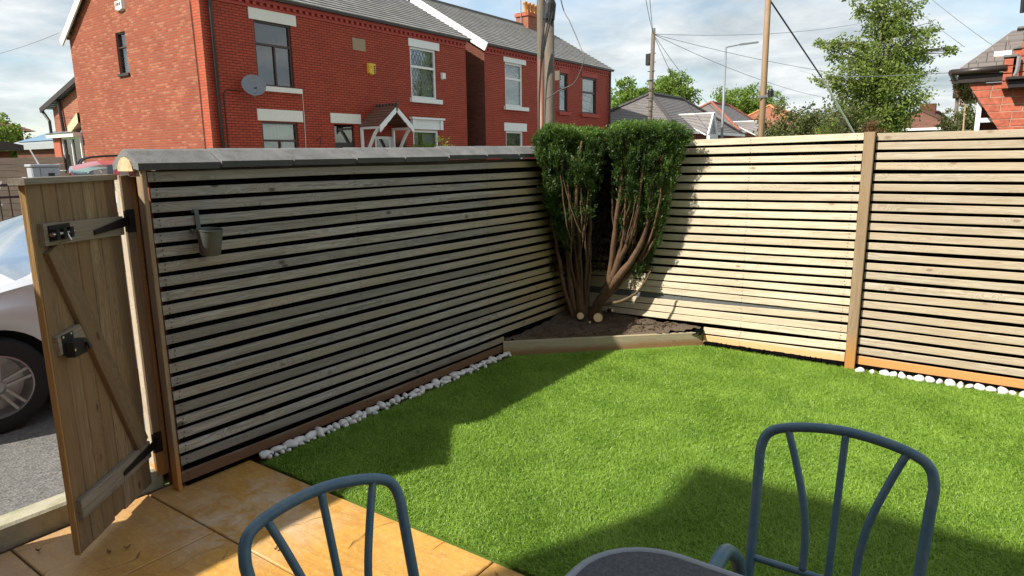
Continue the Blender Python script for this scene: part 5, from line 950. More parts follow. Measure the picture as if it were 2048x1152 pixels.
# ================================================================== vehicles
def lerpf(pts, x):
    if x <= pts[0][0]: return pts[0][1]
    for (a, p), (c, q) in zip(pts, pts[1:]):
        if x <= c: t = (x - a) / (c - a); t = t * t * (3 - 2 * t) * 0.5 + t * 0.5; return p + (q - p) * t
    return pts[-1][1]
def car(name, label, cat, loc, rz, pm, L, Wd, top, belt, wheels, R, glassx, screen, rear, pillars, group=None):
    """local +x is forward. top/belt: height profiles, glassx: side glass range, screen/rear: x-ranges of the end glasses"""
    c = thing(name, label, cat, loc, group, rz); Id = Matrix.Identity(4)
    xs = sorted(set([round(-L / 2 + L * i / 84, 4) for i in range(85)] + [round(p, 4) for p in (*glassx, *screen, *rear, *[q for p_ in pillars for q in p_])]))
    def hw(x): e = (abs(x) / (L / 2)); return Wd / 2 * (1 - 0.20 * max(0, (e - 0.72) / 0.28) ** 2.2)
    def z0(x):
        z = 0.20 + 0.10 * max(0, abs(x) / (L / 2) - 0.85) / 0.15
        for w in wheels:
            d = abs(x - w); Ra = R + 0.055
            if d < Ra: z = max(z, R + sqrt(Ra * Ra - d * d))
        return z
    rowsv = []
    for x in xs:
        w = hw(x); zb = lerpf(belt, x); zt = max(lerpf(top, x), zb + 0.02); zl = min(z0(x), zb - 0.06); r = []
        for j in range(7): t = j / 6; r.append((x, w * (0.955 + 0.045 * sin(pi * min(1, t * 1.15))) , zl + (zb - zl) * t))
        gh_ = zt - zb; k = min(1.0, max(0.0, (gh_ - 0.05) / 0.35)); we = w * (0.93 - 0.17 * k); ze = zb + gh_ * (0.86 if k > 0.3 else 0.55)
        for j in range(1, 5): t = j / 4; r.append((x, w * 0.985 + (we - w * 0.985) * t, zb + (ze - zb) * t))
        for j in range(1, 5): t = j / 4; r.append((x, we * (1 - t), ze + (zt - ze) * sin(pi / 2 * min(1, t * 1.3)) if k < 0.3 else ze + (zt - ze) * sin(pi / 2 * t)))
        rowsv.append(r)
    bins = {'body': MB(), 'side': MB(), 'screen': MB(), 'rear': MB()}; m_ = len(rowsv[0])
    def where(x, j):
        if 6 < j + 0.5 < 9.6 and glassx[0] < x < glassx[1] and not any(p[0] < x < p[1] for p in pillars): return 'side'
        if j >= 10 and screen[0] < x < screen[1]: return 'screen'
        if j >= 10 and rear[0] < x < rear[1]: return 'rear'
        return 'body'
    gaps = sorted(pillars)
    for s in (1, -1):
        for i in range(len(xs) - 1):
            xm = (xs[i] + xs[i + 1]) / 2
            for j in range(m_ - 1):
                q = [rowsv[i][j], rowsv[i + 1][j], rowsv[i + 1][j + 1], rowsv[i][j + 1]]; q = [(a, s * b_, z_) for a, b_, z_ in q]; kk_ = where(xm, j)
                if kk_ == 'side': kk_ = ('side', s, sum(1 for p in gaps if p[0] < xm)); bins.setdefault(kk_, MB())
                bins[kk_].quad(*(q if s > 0 else q[::-1]))
        for i in (0, -1): bins['body'].add([(a, s * b_, z_) for a, b_, z_ in rowsv[i]] + [(rowsv[i][0][0], 0, rowsv[i][0][2])], [tuple(range(m_ + 1))])
    def part(b_, n_, mm, par=c, sm=True):
        o = b_.build(n_, mm, par); o.matrix_parent_inverse = Id
        if sm: smooth_auto(o, 28)
        return o
    body = part(bins['body'], 'body', pm); me = body.data
    import bmesh as _bm
    for n_, key in [('side_window', k_) for k_ in bins if isinstance(k_, tuple)] + [('windscreen', 'screen'), ('rear_window', 'rear')]:
        if bins[key].f:
            o = part(bins[key], n_, 'car_glass'); bmx = _bm.new(); bmx.from_mesh(o.data); _bm.ops.remove_doubles(bmx, verts=bmx.verts, dist=0.0008); bmx.to_mesh(o.data); bmx.free(); smooth_auto(o, 60)
    bmx = _bm.new(); bmx.from_mesh(me); _bm.ops.remove_doubles(bmx, verts=bmx.verts, dist=0.0008); bmx.to_mesh(me); bmx.free(); smooth_auto(body, 30)
    part(MB().box(-L / 2 + 0.15, L / 2 - 0.15, -Wd / 2 + 0.22, Wd / 2 - 0.22, 0.17, lerpf(belt, 0) - 0.1), 'underbody', 'dark_under', sm=False)
    for w in wheels:
        for s in (1, -1):
            y1 = s * (Wd / 2 - 0.025); ax_ = (0, s, 0); b_ = MB(); b_.lathe([(R * 0.64, -0.17), (R * 0.72, -0.20), (R * 0.94, -0.20), (R, -0.16), (R, -0.05), (R * 0.95, -0.012), (R * 0.80, 0.0), (R * 0.66, -0.008), (R * 0.64, -0.02)], (w, y1, R), ax_, 36, (1, 0, 0)); ty = part(b_, 'wheel', 'rubber')
            b_ = MB(); b_.lathe([(R * 0.655, -0.008), (R * 0.62, -0.006), (R * 0.60, -0.03), (R * 0.58, -0.12), (R * 0.1, -0.13), (0.0, -0.13)], (w, y1, R), ax_, 32, (1, 0, 0)); b_.lathe([(0.055, -0.06), (0.055, -0.018), (0.035, -0.010), (0.0, -0.008)], (w, y1, R), ax_, 16, (1, 0, 0))
            for q in range(5):
                for dq in (-0.42, 0.42):
                    a = 2 * pi * q / 5 + 0.3 + dq; a2 = 2 * pi * q / 5 + 0.3 + dq * 0.36; p0 = Vector((w + 0.045 * cos(a), y1 - s * 0.028, R + 0.045 * sin(a))); p1 = Vector((w + R * 0.615 * cos(a2), y1 - s * 0.016, R + R * 0.615 * sin(a2))); b_.bar(p0, p1, 0.017, 0.022, up=(0, s, 0))
            o = b_.build('rim', 'alloy', ty); o.matrix_parent_inverse = Id
    xf = L / 2
    for s in (1, -1):
        part(MB().box(xf - 0.42, xf - 0.16, s * (Wd / 2 - 0.30) - 0.14, s * (Wd / 2 - 0.30) + 0.14, lerpf(belt, xf - 0.2) - 0.16, lerpf(belt, xf - 0.2) + 0.0), 'headlight', 'lamp_glass', sm=False); part(MB().box(-xf + 0.03, -xf + 0.25, s * (Wd / 2 - 0.22) - 0.09, s * (Wd / 2 - 0.22) + 0.09, lerpf(belt, -xf + 0.2) - 0.30, lerpf(belt, -xf + 0.2) - 0.02), 'tail_light', 'paint_red', sm=False)
        mx = screen[0] + 0.12; part(MB().lathe([(0.0, -0.09), (0.07, -0.07), (0.085, 0.0), (0.07, 0.07), (0.0, 0.09)], (glassx[1] - 0.12, s * (Wd / 2 + 0.09), lerpf(belt, glassx[1]) + 0.07), (0, 1, 0), 12), 'mirror', pm)
        for dx in (0.35,): part(MB().box(-0.1 + dx - 0.1, 0.1 + dx - 0.1, s * (Wd / 2 - 0.0) - 0.012, s * (Wd / 2) + 0.014, lerpf(belt, 0) - 0.16, lerpf(belt, 0) - 0.125), 'door_handle', pm, sm=False)
    return c
hatch_top = [(-2.02, 0.62), (-1.98, 0.95), (-1.62, 1.30), (-1.2, 1.43), (-0.4, 1.47), (0.25, 1.43), (0.55, 1.32), (1.12, 0.98), (1.6, 0.90), (1.88, 0.78), (2.02, 0.55)]
hatch_belt = [(-2.02, 0.60), (-1.9, 0.92), (-1.2, 0.95), (0.3, 0.91), (1.05, 0.90), (1.6, 0.80), (1.9, 0.68), (2.02, 0.50)]
car('parked_car', 'silver hatchback parked just outside the open gate', 'car', (-5.72, 2.64, -0.012), radians(-90), 'paint_silver', 4.04, 1.74, hatch_top, hatch_belt, (-1.24, 1.29), 0.305, (-1.45, 0.92), (0.30, 1.10), (-1.95, -1.45), [(-0.42, -0.34)])
suv_top = [(-2.15, 0.75), (-2.12, 1.25), (-1.95, 1.62), (-1.5, 1.72), (-0.2, 1.74), (0.3, 1.68), (0.55, 1.56), (1.05, 1.15), (1.7, 1.04), (2.05, 0.92), (2.15, 0.6)]
suv_belt = [(-2.15, 0.72), (-2.08, 1.08), (-1.2, 1.10), (0.9, 1.04), (1.7, 0.95), (2.05, 0.82), (2.15, 0.55)]
rc = car('parked_car', 'red estate car with black roof rails parked across the street', 'car', (-13.6, 7.45, -0.012), radians(70), 'paint_red', 4.3, 1.82, suv_top, suv_belt, (-1.32, 1.32), 0.34, (-1.95, 0.88), (0.42, 1.03), (-2.12, -1.93), [(-1.3, -1.2), (-0.3, -0.22)])
for s in (1, -1):
    o = MB().tube(spline([(-1.8, s * 0.62, 1.66), (-1.6, s * 0.62, 1.78), (-0.6, s * 0.62, 1.81), (0.2, s * 0.62, 1.74), (0.35, s * 0.62, 1.66)], 4), 0.018, 8).build('roof_rail', 'black_plastic', rc); o.matrix_parent_inverse = Matrix.Identity(4)
car('parked_car', 'white car parked nose-on behind the grey metal box', 'car', (-17.6, 7.55, 0.06), radians(20), 'paint_white', 4.04, 1.74, [(x, z * 1.04) for x, z in hatch_top], hatch_belt, (-1.24, 1.29), 0.305, (-1.45, 0.92), (0.30, 1.10), (-1.95, -1.45), [(-0.42, -0.34)])
gx = thing('utility_cabinet', 'pale grey metal cabinet standing beyond the gate, beside the red car', 'cabinet', (-13.95, 5.05, 0))
MB().cbox(-13.98, -13.75, 4.80, 5.24, 0.0, 1.60, 0.02).build('case', 'grey_metal', gx); MB().cbox(-14.0, -13.73, 4.78, 5.26, 1.60, 1.65, 0.012).build('lid', 'grey_metal', gx); MB().box(-13.752, -13.74, 5.05, 5.15, 1.44, 1.49).build('vent', 'black_plastic', gx); MB().box(-13.752, -13.744, 4.93, 4.935, 0.1, 1.58).build('door_seam', 'black_plastic', gx)
MB().tube([(-13.9, 4.98, 1.64), (-13.85, 4.86, 1.90)], 0.012, 6).build('rod', 'white_paint', gx)
rl = thing('iron_railing', 'black iron railing seen past the free edge of the gate', 'railing', (-15.7, 4.2, 0))
for zz in (1.25, 1.02, 0.42): MB().bar((-15.72, 2.2, zz), (-15.72, 5.3, zz), 0.04, 0.045).build('rail', 'black_iron', rl)
for i in range(18): MB().bar((-15.72, 2.25 + i * 0.175, 0.0), (-15.72, 2.25 + i * 0.175, 1.32), 0.018, 0.018).build('bar', 'black_iron', rl)
for k_, (x0, y0) in enumerate(((-16.5, 3.7), (-16.35, 4.5))):
    wl = thing('white_trellis', ['white lattice trellis panel stacked behind the iron railing, further left', 'white lattice trellis panel behind the iron railing, nearer the gate'][k_], 'trellis', (x0, y0, 0))
    for i in range(9): MB().bar((x0, y0 - 0.45 + i * 0.11, 0.35), (x0 + 0.15, y0 - 0.45 + i * 0.11 + (0.28 if i % 2 else -0.28), 1.32), 0.03, 0.02).build('lath', 'white_paint', wl)
    for zz in (0.4, 0.85, 1.28): MB().bar((x0 + 0.02, y0 - 0.6, zz), (x0 + 0.02, y0 + 0.6, zz), 0.045, 0.03).build('rail', 'white_paint', wl)

# ================================================================== poles, lamp, wires
def pole(name, label, cat, base, top, r0, r1, m, n=14):
    t = thing(name, label, cat, base); MB().tube([base, Vector(base).lerp(Vector(top), 0.5), top], [r0, (r0 + r1) / 2, r1], n).build('shaft', m, t, smooth=True); return t
def P_(a, z0, b_, z): a = Vector(a); return a
pa = pole('telegraph_pole', 'tall grey timber telegraph pole with a brown cable guard, behind the yew', 'pole', (-6.30, 9.80, 0), (-6.86, 10.62, 7.6), 0.076, 0.072, 'pole_wood')
MB().tube([(-6.25, 9.73, 0.1), (-6.40, 9.93, 3.28)], 0.050, 10).build('cable_guard', 'plastic_brown', pa, smooth=True)
pb = pole('telegraph_pole', 'stout weathered telegraph pole carrying black cable joints, behind the yew', 'pole', (-5.88, 9.36, 0), (-6.24, 9.93, 4.1), 0.100, 0.078, 'pole_wood')
for (z_, r, h) in ((3.88, 0.10, 0.30), (4.20, 0.095, 0.3)): MB().lathe([(0, 0), (r, 0), (r, h * 0.8), (r * 0.7, h), (0, h)], (-6.19, 9.83, z_), (0.1, 0.05, 1), 14).build('cable_joint', 'black_plastic', pb, smooth=False)
for q in (-0.05, 0.02, 0.07): MB().tube(spline([(-6.10 + q, 9.70, 3.95), (-6.14 + q * 0.6, 9.60, 3.5), (-6.18, 9.56, 3.0), (-6.16, 9.48, 2.2), (-6.1, 9.4, 1.2)], 5), 0.012, 6).build('riser_cable', 'black_plastic', pb)
MB().box(-5.99, -5.90, 9.70, 9.73, 2.89, 3.04).build('number_plate', 'pole_wood', pb)
MB().tube(spline([(-6.01, 9.46, 2.58), (-5.78, 9.52, 2.71), (-5.55, 9.59, 2.82), (-5.52, 9.82, 3.18), (-5.65, 9.92, 3.43), (-5.87, 9.98, 3.82), (-6.08, 10.04, 4.2), (-6.5, 10.3, 5.6)], 8), 0.008, 6).build('drop_cable', 'black_plastic', pb)
pr_ = pole('telegraph_pole', 'slim honey-coloured timber pole rising behind the sunlit fence', 'pole', (-4.18, 15.40, 0), (-4.72, 17.2, 9.0), 0.072, 0.062, 'pole_pale')
b = MB(); b.bar((-4.42, 15.85, 2.92), (-4.20, 16.02, 2.95), 0.04, 0.05); b.build('bracket', 'lamp_metal', pr_); MB().lathe([(0, 0), (0.06, 0), (0.07, 0.12), (0.03, 0.18), (0, 0.18)], (-4.20, 16.0, 2.92), (0, 0, 1), 10).build('insulator', 'black_plastic', pr_)
sw = thing('stay_wire', 'slanting stay wire with a white guard, right of the honey-coloured pole', 'wire', (-3.36, 23.5, 0))
MB().tube([(-4.45, 16.42, 5.07), (-4.6, 15.6, 6.2)], 0.020, 6).build('wire', 'cable', sw); MB().tube([(-4.45, 16.42, 5.07), (-3.94, 20.19, 3.61)], 0.020, 6).build('wire', 'cable', sw); MB().tube([(-3.96, 20.05, 3.66), (-3.50, 22.69, 2.31), (-3.05, 25.2, 1.0)], 0.027, 8).build('guard', 'white_paint', sw)
pf = pole('telegraph_pole', 'small distant telegraph pole with radiating wires above the grey bungalow roof', 'pole', (-12.62, 28.35, 0), (-13.04, 29.57, 7.15), 0.115, 0.09, 'pole_wood')
b = MB()
for i in range(8): a = -12.70 - 0.045 * i; b.bar((a - 0.18, 28.6 + 0.12 * i, 3.4 + 0.4 * i), (a + 0.18, 28.6 + 0.12 * i, 3.4 + 0.4 * i), 0.03, 0.03)
tag(b.build('step', 'black_iron', pf), kind='stuff'); MB().cbox(-13.30, -13.08, 29.35, 29.6, 5.7, 6.2, 0.02).build('junction_box', 'black_plastic', pf); MB().tube([(-13.04, 29.57, 7.1), (-13.04, 29.57, 7.3)], 0.09, 8).build('cap', 'lamp_metal', pf)
lp = pole('street_lamp', 'slim grey street lamp with a single outstretched arm', 'street lamp', (-12.93, 39.35, 0), (-13.39, 40.75, 7.87), 0.085, 0.06, 'lamp_metal')
MB().tube([(-13.39, 40.75, 7.85), (-12.7, 41.3, 8.02)], 0.035, 8).build('arm', 'lamp_metal', lp); b = MB(); b.bar((-12.75, 41.26, 8.0), (-11.88, 41.9, 8.12), 0.16, 0.10); b.build('lantern', 'lamp_metal', lp)
lp2 = pole('flag_pole', 'thin pale post between the neighbouring wall and the green bush', 'post', (-0.48, 17.0, 0), (-0.58, 17.35, 2.70), 0.020, 0.016, 'pole_pale', 8)
pg = pole('telegraph_pole', 'tiny far pole with a dark box near the neighbouring house', 'pole', (-1.75, 45.5, 0), (-1.95, 46.0, 5.15), 0.11, 0.09, 'pole_wood', 8); MB().cbox(-2.15, -1.75, 45.7, 46.1, 4.6, 5.1, 0.03).build('junction_box', 'black_plastic', pg)
def wire(label, a, c, sag, r=0.010, m='cable_far', group=None):
    a = Vector(a); c = Vector(c); pts = [a.lerp(c, i / 14) - Vector((0, 0, 4 * sag * (i / 14) * (1 - i / 14))) for i in range(15)]; tag(MB().tube(pts, r, 5).build('overhead_wire', m), label, 'wire', group)
ft = (-13.04, 29.57, 7.05)
wire('overhead wire dropping steeply from the top edge to the distant pole', ft, (-9.5, 19.5, 9.8), 0.5, 0.012)
wire('second overhead wire dropping steeply beside the first to the distant pole', ft, (-9.2, 19.8, 10.0), 0.6, 0.012)
wire('thin overhead wire running level from the distant pole to the right', ft, (-8.2, 52.5, 10.27), 0.3, 0.012)
wire('overhead wire sagging from the distant pole past the street lamp, upper strand', ft, (-5.0, 50.0, 6.1), 0.3, 0.012)
wire('overhead wire sagging from the distant pole past the street lamp, lower strand', ft, (-9.5, 58.0, 5.6), 0.5, 0.012)
wire('overhead wire from the distant pole down to the bungalow roof ridge, left strand', ft, (-15.5, 42.0, 4.2), 0.3, 0.012)
wire('overhead wire from the distant pole down to the bungalow roof ridge, right strand', ft, (-14.0, 42.6, 4.0), 0.3, 0.012)
wire('faint wire descending across the cloud to the neighbouring roof', (-4.6, 17.1, 8.6), (-0.1, 14.0, 3.3), 0.3, 0.006)
wire('faint wire above the neighbouring roof, leaving at the top edge', (-4.55, 17.1, 8.2), (-0.6, 15.0, 3.5), 0.3, 0.005)
wire('faint wire low in the sky from the tree to the neighbouring gutter', (-7.47, 33.1, 5.33), (-0.44, 8.74, 2.48), 0.12, 0.004)
wire('faint wire high at the left over the sunlit gable', (-25.6, 10.3, 5.9), (-45.0, 10.5, 6.9), 0.5, 0.008)
wire('faint wire across the top left corner of the sky', (-30.0, 12.5, 9.6), (-41.0, 12.5, 8.5), 0.1, 0.008)

# ================================================================== distant bungalows
def bungalow(label, x0, x1, y0, y1, ze, zr, rx0, rx1, ry0, ry1, rm, hip='terracotta', wall='brick_plain', cat='bungalow'):
    h = thing('bungalow', label, cat, ((x0 + x1) / 2, (y0 + y1) / 2, 0)); MB().box(x0 + 0.4, x1 - 0.4, y0 + 0.4, y1 - 0.4, -0.05, ze).build('wall', wall, h, uv=True)
    E = [(x0, y0, ze), (x1, y0, ze), (x1, y1, ze), (x0, y1, ze)]; R0 = (rx0, ry0, zr); R1 = (rx1, ry1, zr)
    slope(E[0], E[1], R0, (R0[0] + 0.01, R0[1], R0[2]), 0.26, 0.025).build('roof', rm, h, uv=True); slope(E[1], E[2], R0, R1, 0.26, 0.025).build('roof', rm, h, uv=True); slope(E[2], E[3], R1, (R1[0] - 0.01, R1[1], R1[2]), 0.26, 0.025).build('roof', rm, h, uv=True); slope(E[3], E[0], R1, R0, 0.26, 0.025).build('roof', rm, h, uv=True)
    for a, c in ((E[0], R0), (E[1], R0), (E[2], R1), (E[3], R1), (R0, R1)):
        a = Vector(a); c = Vector(c); n = max(2, int((c - a).length / 0.42)); b = MB()
        for i in range(n): b.tube([a.lerp(c, i / n) + Vector((0, 0, 0.05)), a.lerp(c, (i + 0.94) / n) + Vector((0, 0, 0.07))], 0.11, 6)
        tag(b.build('hip_tiles', hip, h), kind='stuff')
    b = MB(); b.bar((x1 + 0.05, y0 - 0.1, ze - 0.04), (x1 + 0.05, y1 + 0.1, ze - 0.04), 0.12, 0.14); b.build('gutter', 'white_paint', h); b = MB(); b.bar((x0, y0 - 0.05, ze - 0.04), (x1, y0 - 0.05, ze - 0.04), 0.12, 0.14); b.build('gutter', 'white_paint', h)
    return h
B1 = bungalow('slate-roofed bungalow beyond the fence with a small white gable', -21.6, -14.0, 35.3, 47.0, 2.98, 5.30, -17.2, -17.2, 38.8, 43.8, 'slate_far', hip='slate_far')
def dormer(h, X, y, w, z0, z1, back):
    for s in (-1, 1): slope((X, y + s * w, z0), (X - back, y + s * w * 0.25, z1 - 0.15), (X, y, z1), (X - back, y, z1), 0.26, 0.025).build('gable_roof', 'slate_far', h, uv=True); b = MB(); b.bar((X + 0.05, y + s * w, z0 - 0.05), (X + 0.05, y, z1), 0.08, 0.2, up=(0, 0, 1)); b.build('bargeboard', 'white_paint', h)
    MB().add([(X, y - w, z0), (X, y + w, z0), (X, y, z1)], [(0, 1, 2)]).build('gable_face', 'grey_metal', h); MB().box(X - 0.05, X + 0.12, y - w, y + w, z0 - 0.75, z0).build('bay_head', 'white_paint', h)
    b = MB(); b.bar((X, y, z1 + 0.02), (X - back, y, z1 + 0.02), 0.10, 0.07); b.build('ridge_board', 'white_paint', h); b = MB(); b.bar((X - back, y - 0.1, z1), (X - 0.1, y - w, z0 - 0.05), 0.07, 0.07); b.build('valley', 'white_paint', h)
dormer(B1, -13.4, 39.0, 0.72, 2.85, 4.02, 2.6)
plain('hip_red', (0.30, 0.10, 0.065), 0.85, 0.25, 6)
B2 = bungalow('bungalow with red hip tiles running down a grey slate roof', -24.0, -16.2, 53.5, 64.0, 3.45, 5.95, -19.6, -19.6, 56.6, 61.0, 'slate_far', hip='hip_red')
dormer(B2, -15.0, 55.3, 0.7, 3.1, 4.25, 2.6)
bungalow('bungalow with an orange-red tiled roof behind the honey-coloured pole', -24.0, -15.5, 71.0, 82.0, 4.0, 6.7, -19.7, -19.7, 75.0, 78.5, 'tile_red', hip='terracotta')
B4 = bungalow('low brown-tiled bungalow roof between the tall tree and the bush', -6.6, -1.9, 49.0, 57.0, 3.1, 4.25, -4.0, -3.3, 51.5, 54.5, 'tile_brown', hip='tile_brown', wall='cream_paint'); MB().box(-4.2, -3.3, 52.0, 52.8, 4.1, 4.75).build('chimney', 'brick_dark', B4, uv=True)
MB().box(-5.6, -3.2, 49.35, 49.42, 2.2, 2.95).build('window', 'dark_frame', B4)

# ================================================================== neighbour's house over the right fence
NB = thing('neighbour_house', 'red brick neighbouring house with stepped corner and dark gutter at the right edge', 'house', (0.6, 9.2, 0)); plain('mortar_red', (0.42, 0.24, 0.17), 0.9, 0.2); plain('brick_neighbour', (0.40, 0.10, 0.055), 0.8, 0.42, 18, bump=0.5)
bl = []; brk = [(MB().cbox(0, L_, -0.03, 0.06, 0, 0.066, 0.004).mesh('brick'), L_) for L_ in (0.178, 0.085)]
for q, L_ in brk: q.materials.append(MATS['brick_neighbour'])
zc = 2.36; row = 0
while zc > 1.3:
    zc -= 0.0755; left = -0.285 + max(0, row) * 0.0485 if row < 7 else 0.055; xx = left; first = row % 2
    if row < 7:      # the end brick is cut to the rake
        L_ = 0.15 if first else 0.205; MB().add([(left, 8.77, zc + 0.066), (left + 0.046, 8.77, zc), (left + L_, 8.77, zc), (left + L_, 8.77, zc + 0.066), (left, 8.86, zc + 0.066), (left + 0.046, 8.86, zc), (left + L_, 8.86, zc), (left + L_, 8.86, zc + 0.066)], [(0, 1, 2, 3), (7, 6, 5, 4), (0, 4, 5, 1), (1, 5, 6, 2), (2, 6, 7, 3), (3, 7, 4, 0)]).build('brick', 'brick_neighbour', NB); xx = left + L_ + 0.010; first = 0
    while xx < 1.6:
        me, L_ = brk[1] if first else brk[0]; first = 0
        o = link(bpy.data.objects.new('brick', me), NB, Matrix.Translation((xx + random.uniform(-0.002, 0.002), 8.80 + random.uniform(-0.004, 0.004), zc))); xx += L_ + 0.010
    row += 1
    MB().box(left + 0.05, 1.6, 8.7745, 8.86, zc - 0.0095, zc - 0.0002).build('mortar_joint', 'mortar_red', NB); MB().box(left + 0.06, 1.6, 8.776, 8.86, zc, zc + 0.066).build('mortar_bed', 'mortar_red', NB)
MB().box(0.06, 4.0, 8.83, 12.5, -0.05, 2.36).build('wall_core', 'brick_plain', NB, uv=True)
b = MB(); b.add([(-0.27, 8.86, 2.36), (0.06, 8.86, 1.85), (0.06, 8.86, 2.36), (-0.27, 12.5, 2.36), (0.06, 12.5, 1.85), (0.06, 12.5, 2.36)], [(0, 1, 2), (0, 3, 4, 1), (3, 5, 4)]); b.build('corbelled_corner', 'brick_plain', NB, uv=True)
MB().tube([(-0.44, 8.70, 2.475), (0.03, 8.70, 2.485)], 0.034, 10).build('gutter', 'dark_frame', NB, smooth=True); MB().box(-0.38, 0.03, 8.73, 8.86, 2.365, 2.45).build('fascia', 'dark_frame', NB)
MB().tube([(-0.44, 8.70, 2.475), (-0.44, 12.6, 2.475)], 0.034, 8).build('gutter', 'dark_frame', NB); MB().box(-0.42, -0.28, 8.74, 12.5, 2.365, 2.40).build('soffit', 'dark_frame', NB)
C0 = np.stack([RNG.uniform(-0.44, -0.27, 420), RNG.uniform(8.75, 11.5, 420), 2.40 - RNG.exponential(0.05, 420)], 1); o = leaves('moss_growth', C0, RNG.normal(size=(420, 3)), 0.05, 0.02, 'leaf_red', NB); tag(o, kind='stuff')
# slates laid one by one: the hip end leans back from the gutter
for i in range(7):
    z0 = 2.50 + i * 0.062; y0 = 8.70 + i * 0.105; xl = -0.37 + i * 0.060; xx = xl - (0.08 if i % 2 else 0.0)
    while xx < 0.9:
        xa = max(xx, xl); b = MB(); x1 = xx + 0.155; tl = 0.006 * random.random()
        if x1 - xa > 0.02:
            b.add([(xa, y0, z0 + 0.012 + tl), (x1 - 0.004, y0, z0 + 0.012), (x1 - 0.004, y0 + 0.125, z0 + 0.076), (xa + (0.055 if xa == xl else 0), y0 + 0.125, z0 + 0.076), (xa, y0, z0 + tl), (x1 - 0.004, y0, z0), (x1 - 0.004, y0 + 0.125, z0 + 0.064), (xa + (0.055 if xa == xl else 0), y0 + 0.125, z0 + 0.064)], [(0, 1, 2, 3), (4, 7, 6, 5), (0, 4, 5, 1), (1, 5, 6, 2), (3, 2, 6, 7), (0, 3, 7, 4)])
            b.build('slate', 'slate_near' if not (i == 2 and 0 <= -0.02 - xx < 0.155) else 'cream_paint', NB, uv=True)
        xx += 0.155
b = MB(); b.quad((-0.36, 8.72, 2.49), (2.0, 8.72, 2.49), (2.0, 9.5, 2.93), (0.10, 9.5, 2.93)); b.add([(-0.36, 8.72, 2.49), (0.10, 9.5, 2.93), (0.10, 12.5, 2.93), (-0.36, 12.5, 2.49)], [(0, 1, 2, 3)]); b.build('roof_deck', 'slate_near', NB, uv=True)
for (x0, x1, zt) in ((0.005, 0.105, 2.615), (0.075, 0.17, 2.70)):
    z_ = 2.28
    while z_ + 0.07 <= zt: MB().cbox(x0, x1, 8.69, 8.79, z_, z_ + 0.068, 0.004).build('pier_brick', 'brick_bright', NB); z_ += 0.0755
    MB().cbox(x0 - 0.012, x1 + 0.012, 8.675, 8.80, z_, z_ + 0.03, 0.006).build('pier_cap', 'coping', NB)
z_ = 2.36
while z_ < 3.5: MB().cbox(0.155 - 0.02 * (z_ < 2.86) , 0.6, 8.66, 8.79, z_, z_ + 0.068, 0.004).build('stack_brick', 'brick_bright', NB); z_ += 0.0755
MB().cbox(0.075, 0.62, 8.64, 8.80, 2.845, 2.87, 0.005).build('stack_ledge', 'coping', NB); MB().tube([(0.10, 8.67, 3.0), (0.085, 8.67, 3.5)], 0.022, 8).build('flue_pipe', 'black_plastic', NB)
MB().cbox(0.03, 1.2, 8.55, 8.72, 2.355, 2.385, 0.006).build('lead_ledge', 'dark_frame', NB); MB().box(0.06, 1.2, 8.60, 8.72, 2.28, 2.35).build('ledge_shadow_board', 'black_plastic', NB); b = MB(); b.tube(spline([(0.10, 8.6, 2.39), (0.115, 8.6, 2.45), (0.12, 8.62, 2.58)], 4), [0.02] * 9, 6); b.build('flashing', 'lead_grey', NB)  # black strip put in as the shade beneath the lead ledge
WN = TY(8.92); window(WN, NB, -0.19, 0.55, 1.0, 2.22, 'white_paint', split_z=1.98, glass='glass_dark', d=0.02, fw=0.045)
MB().box(-0.19, 4.0, 8.95, 12.4, -0.05, 1.0).build('bay_wall', 'brick_plain', NB, uv=True)

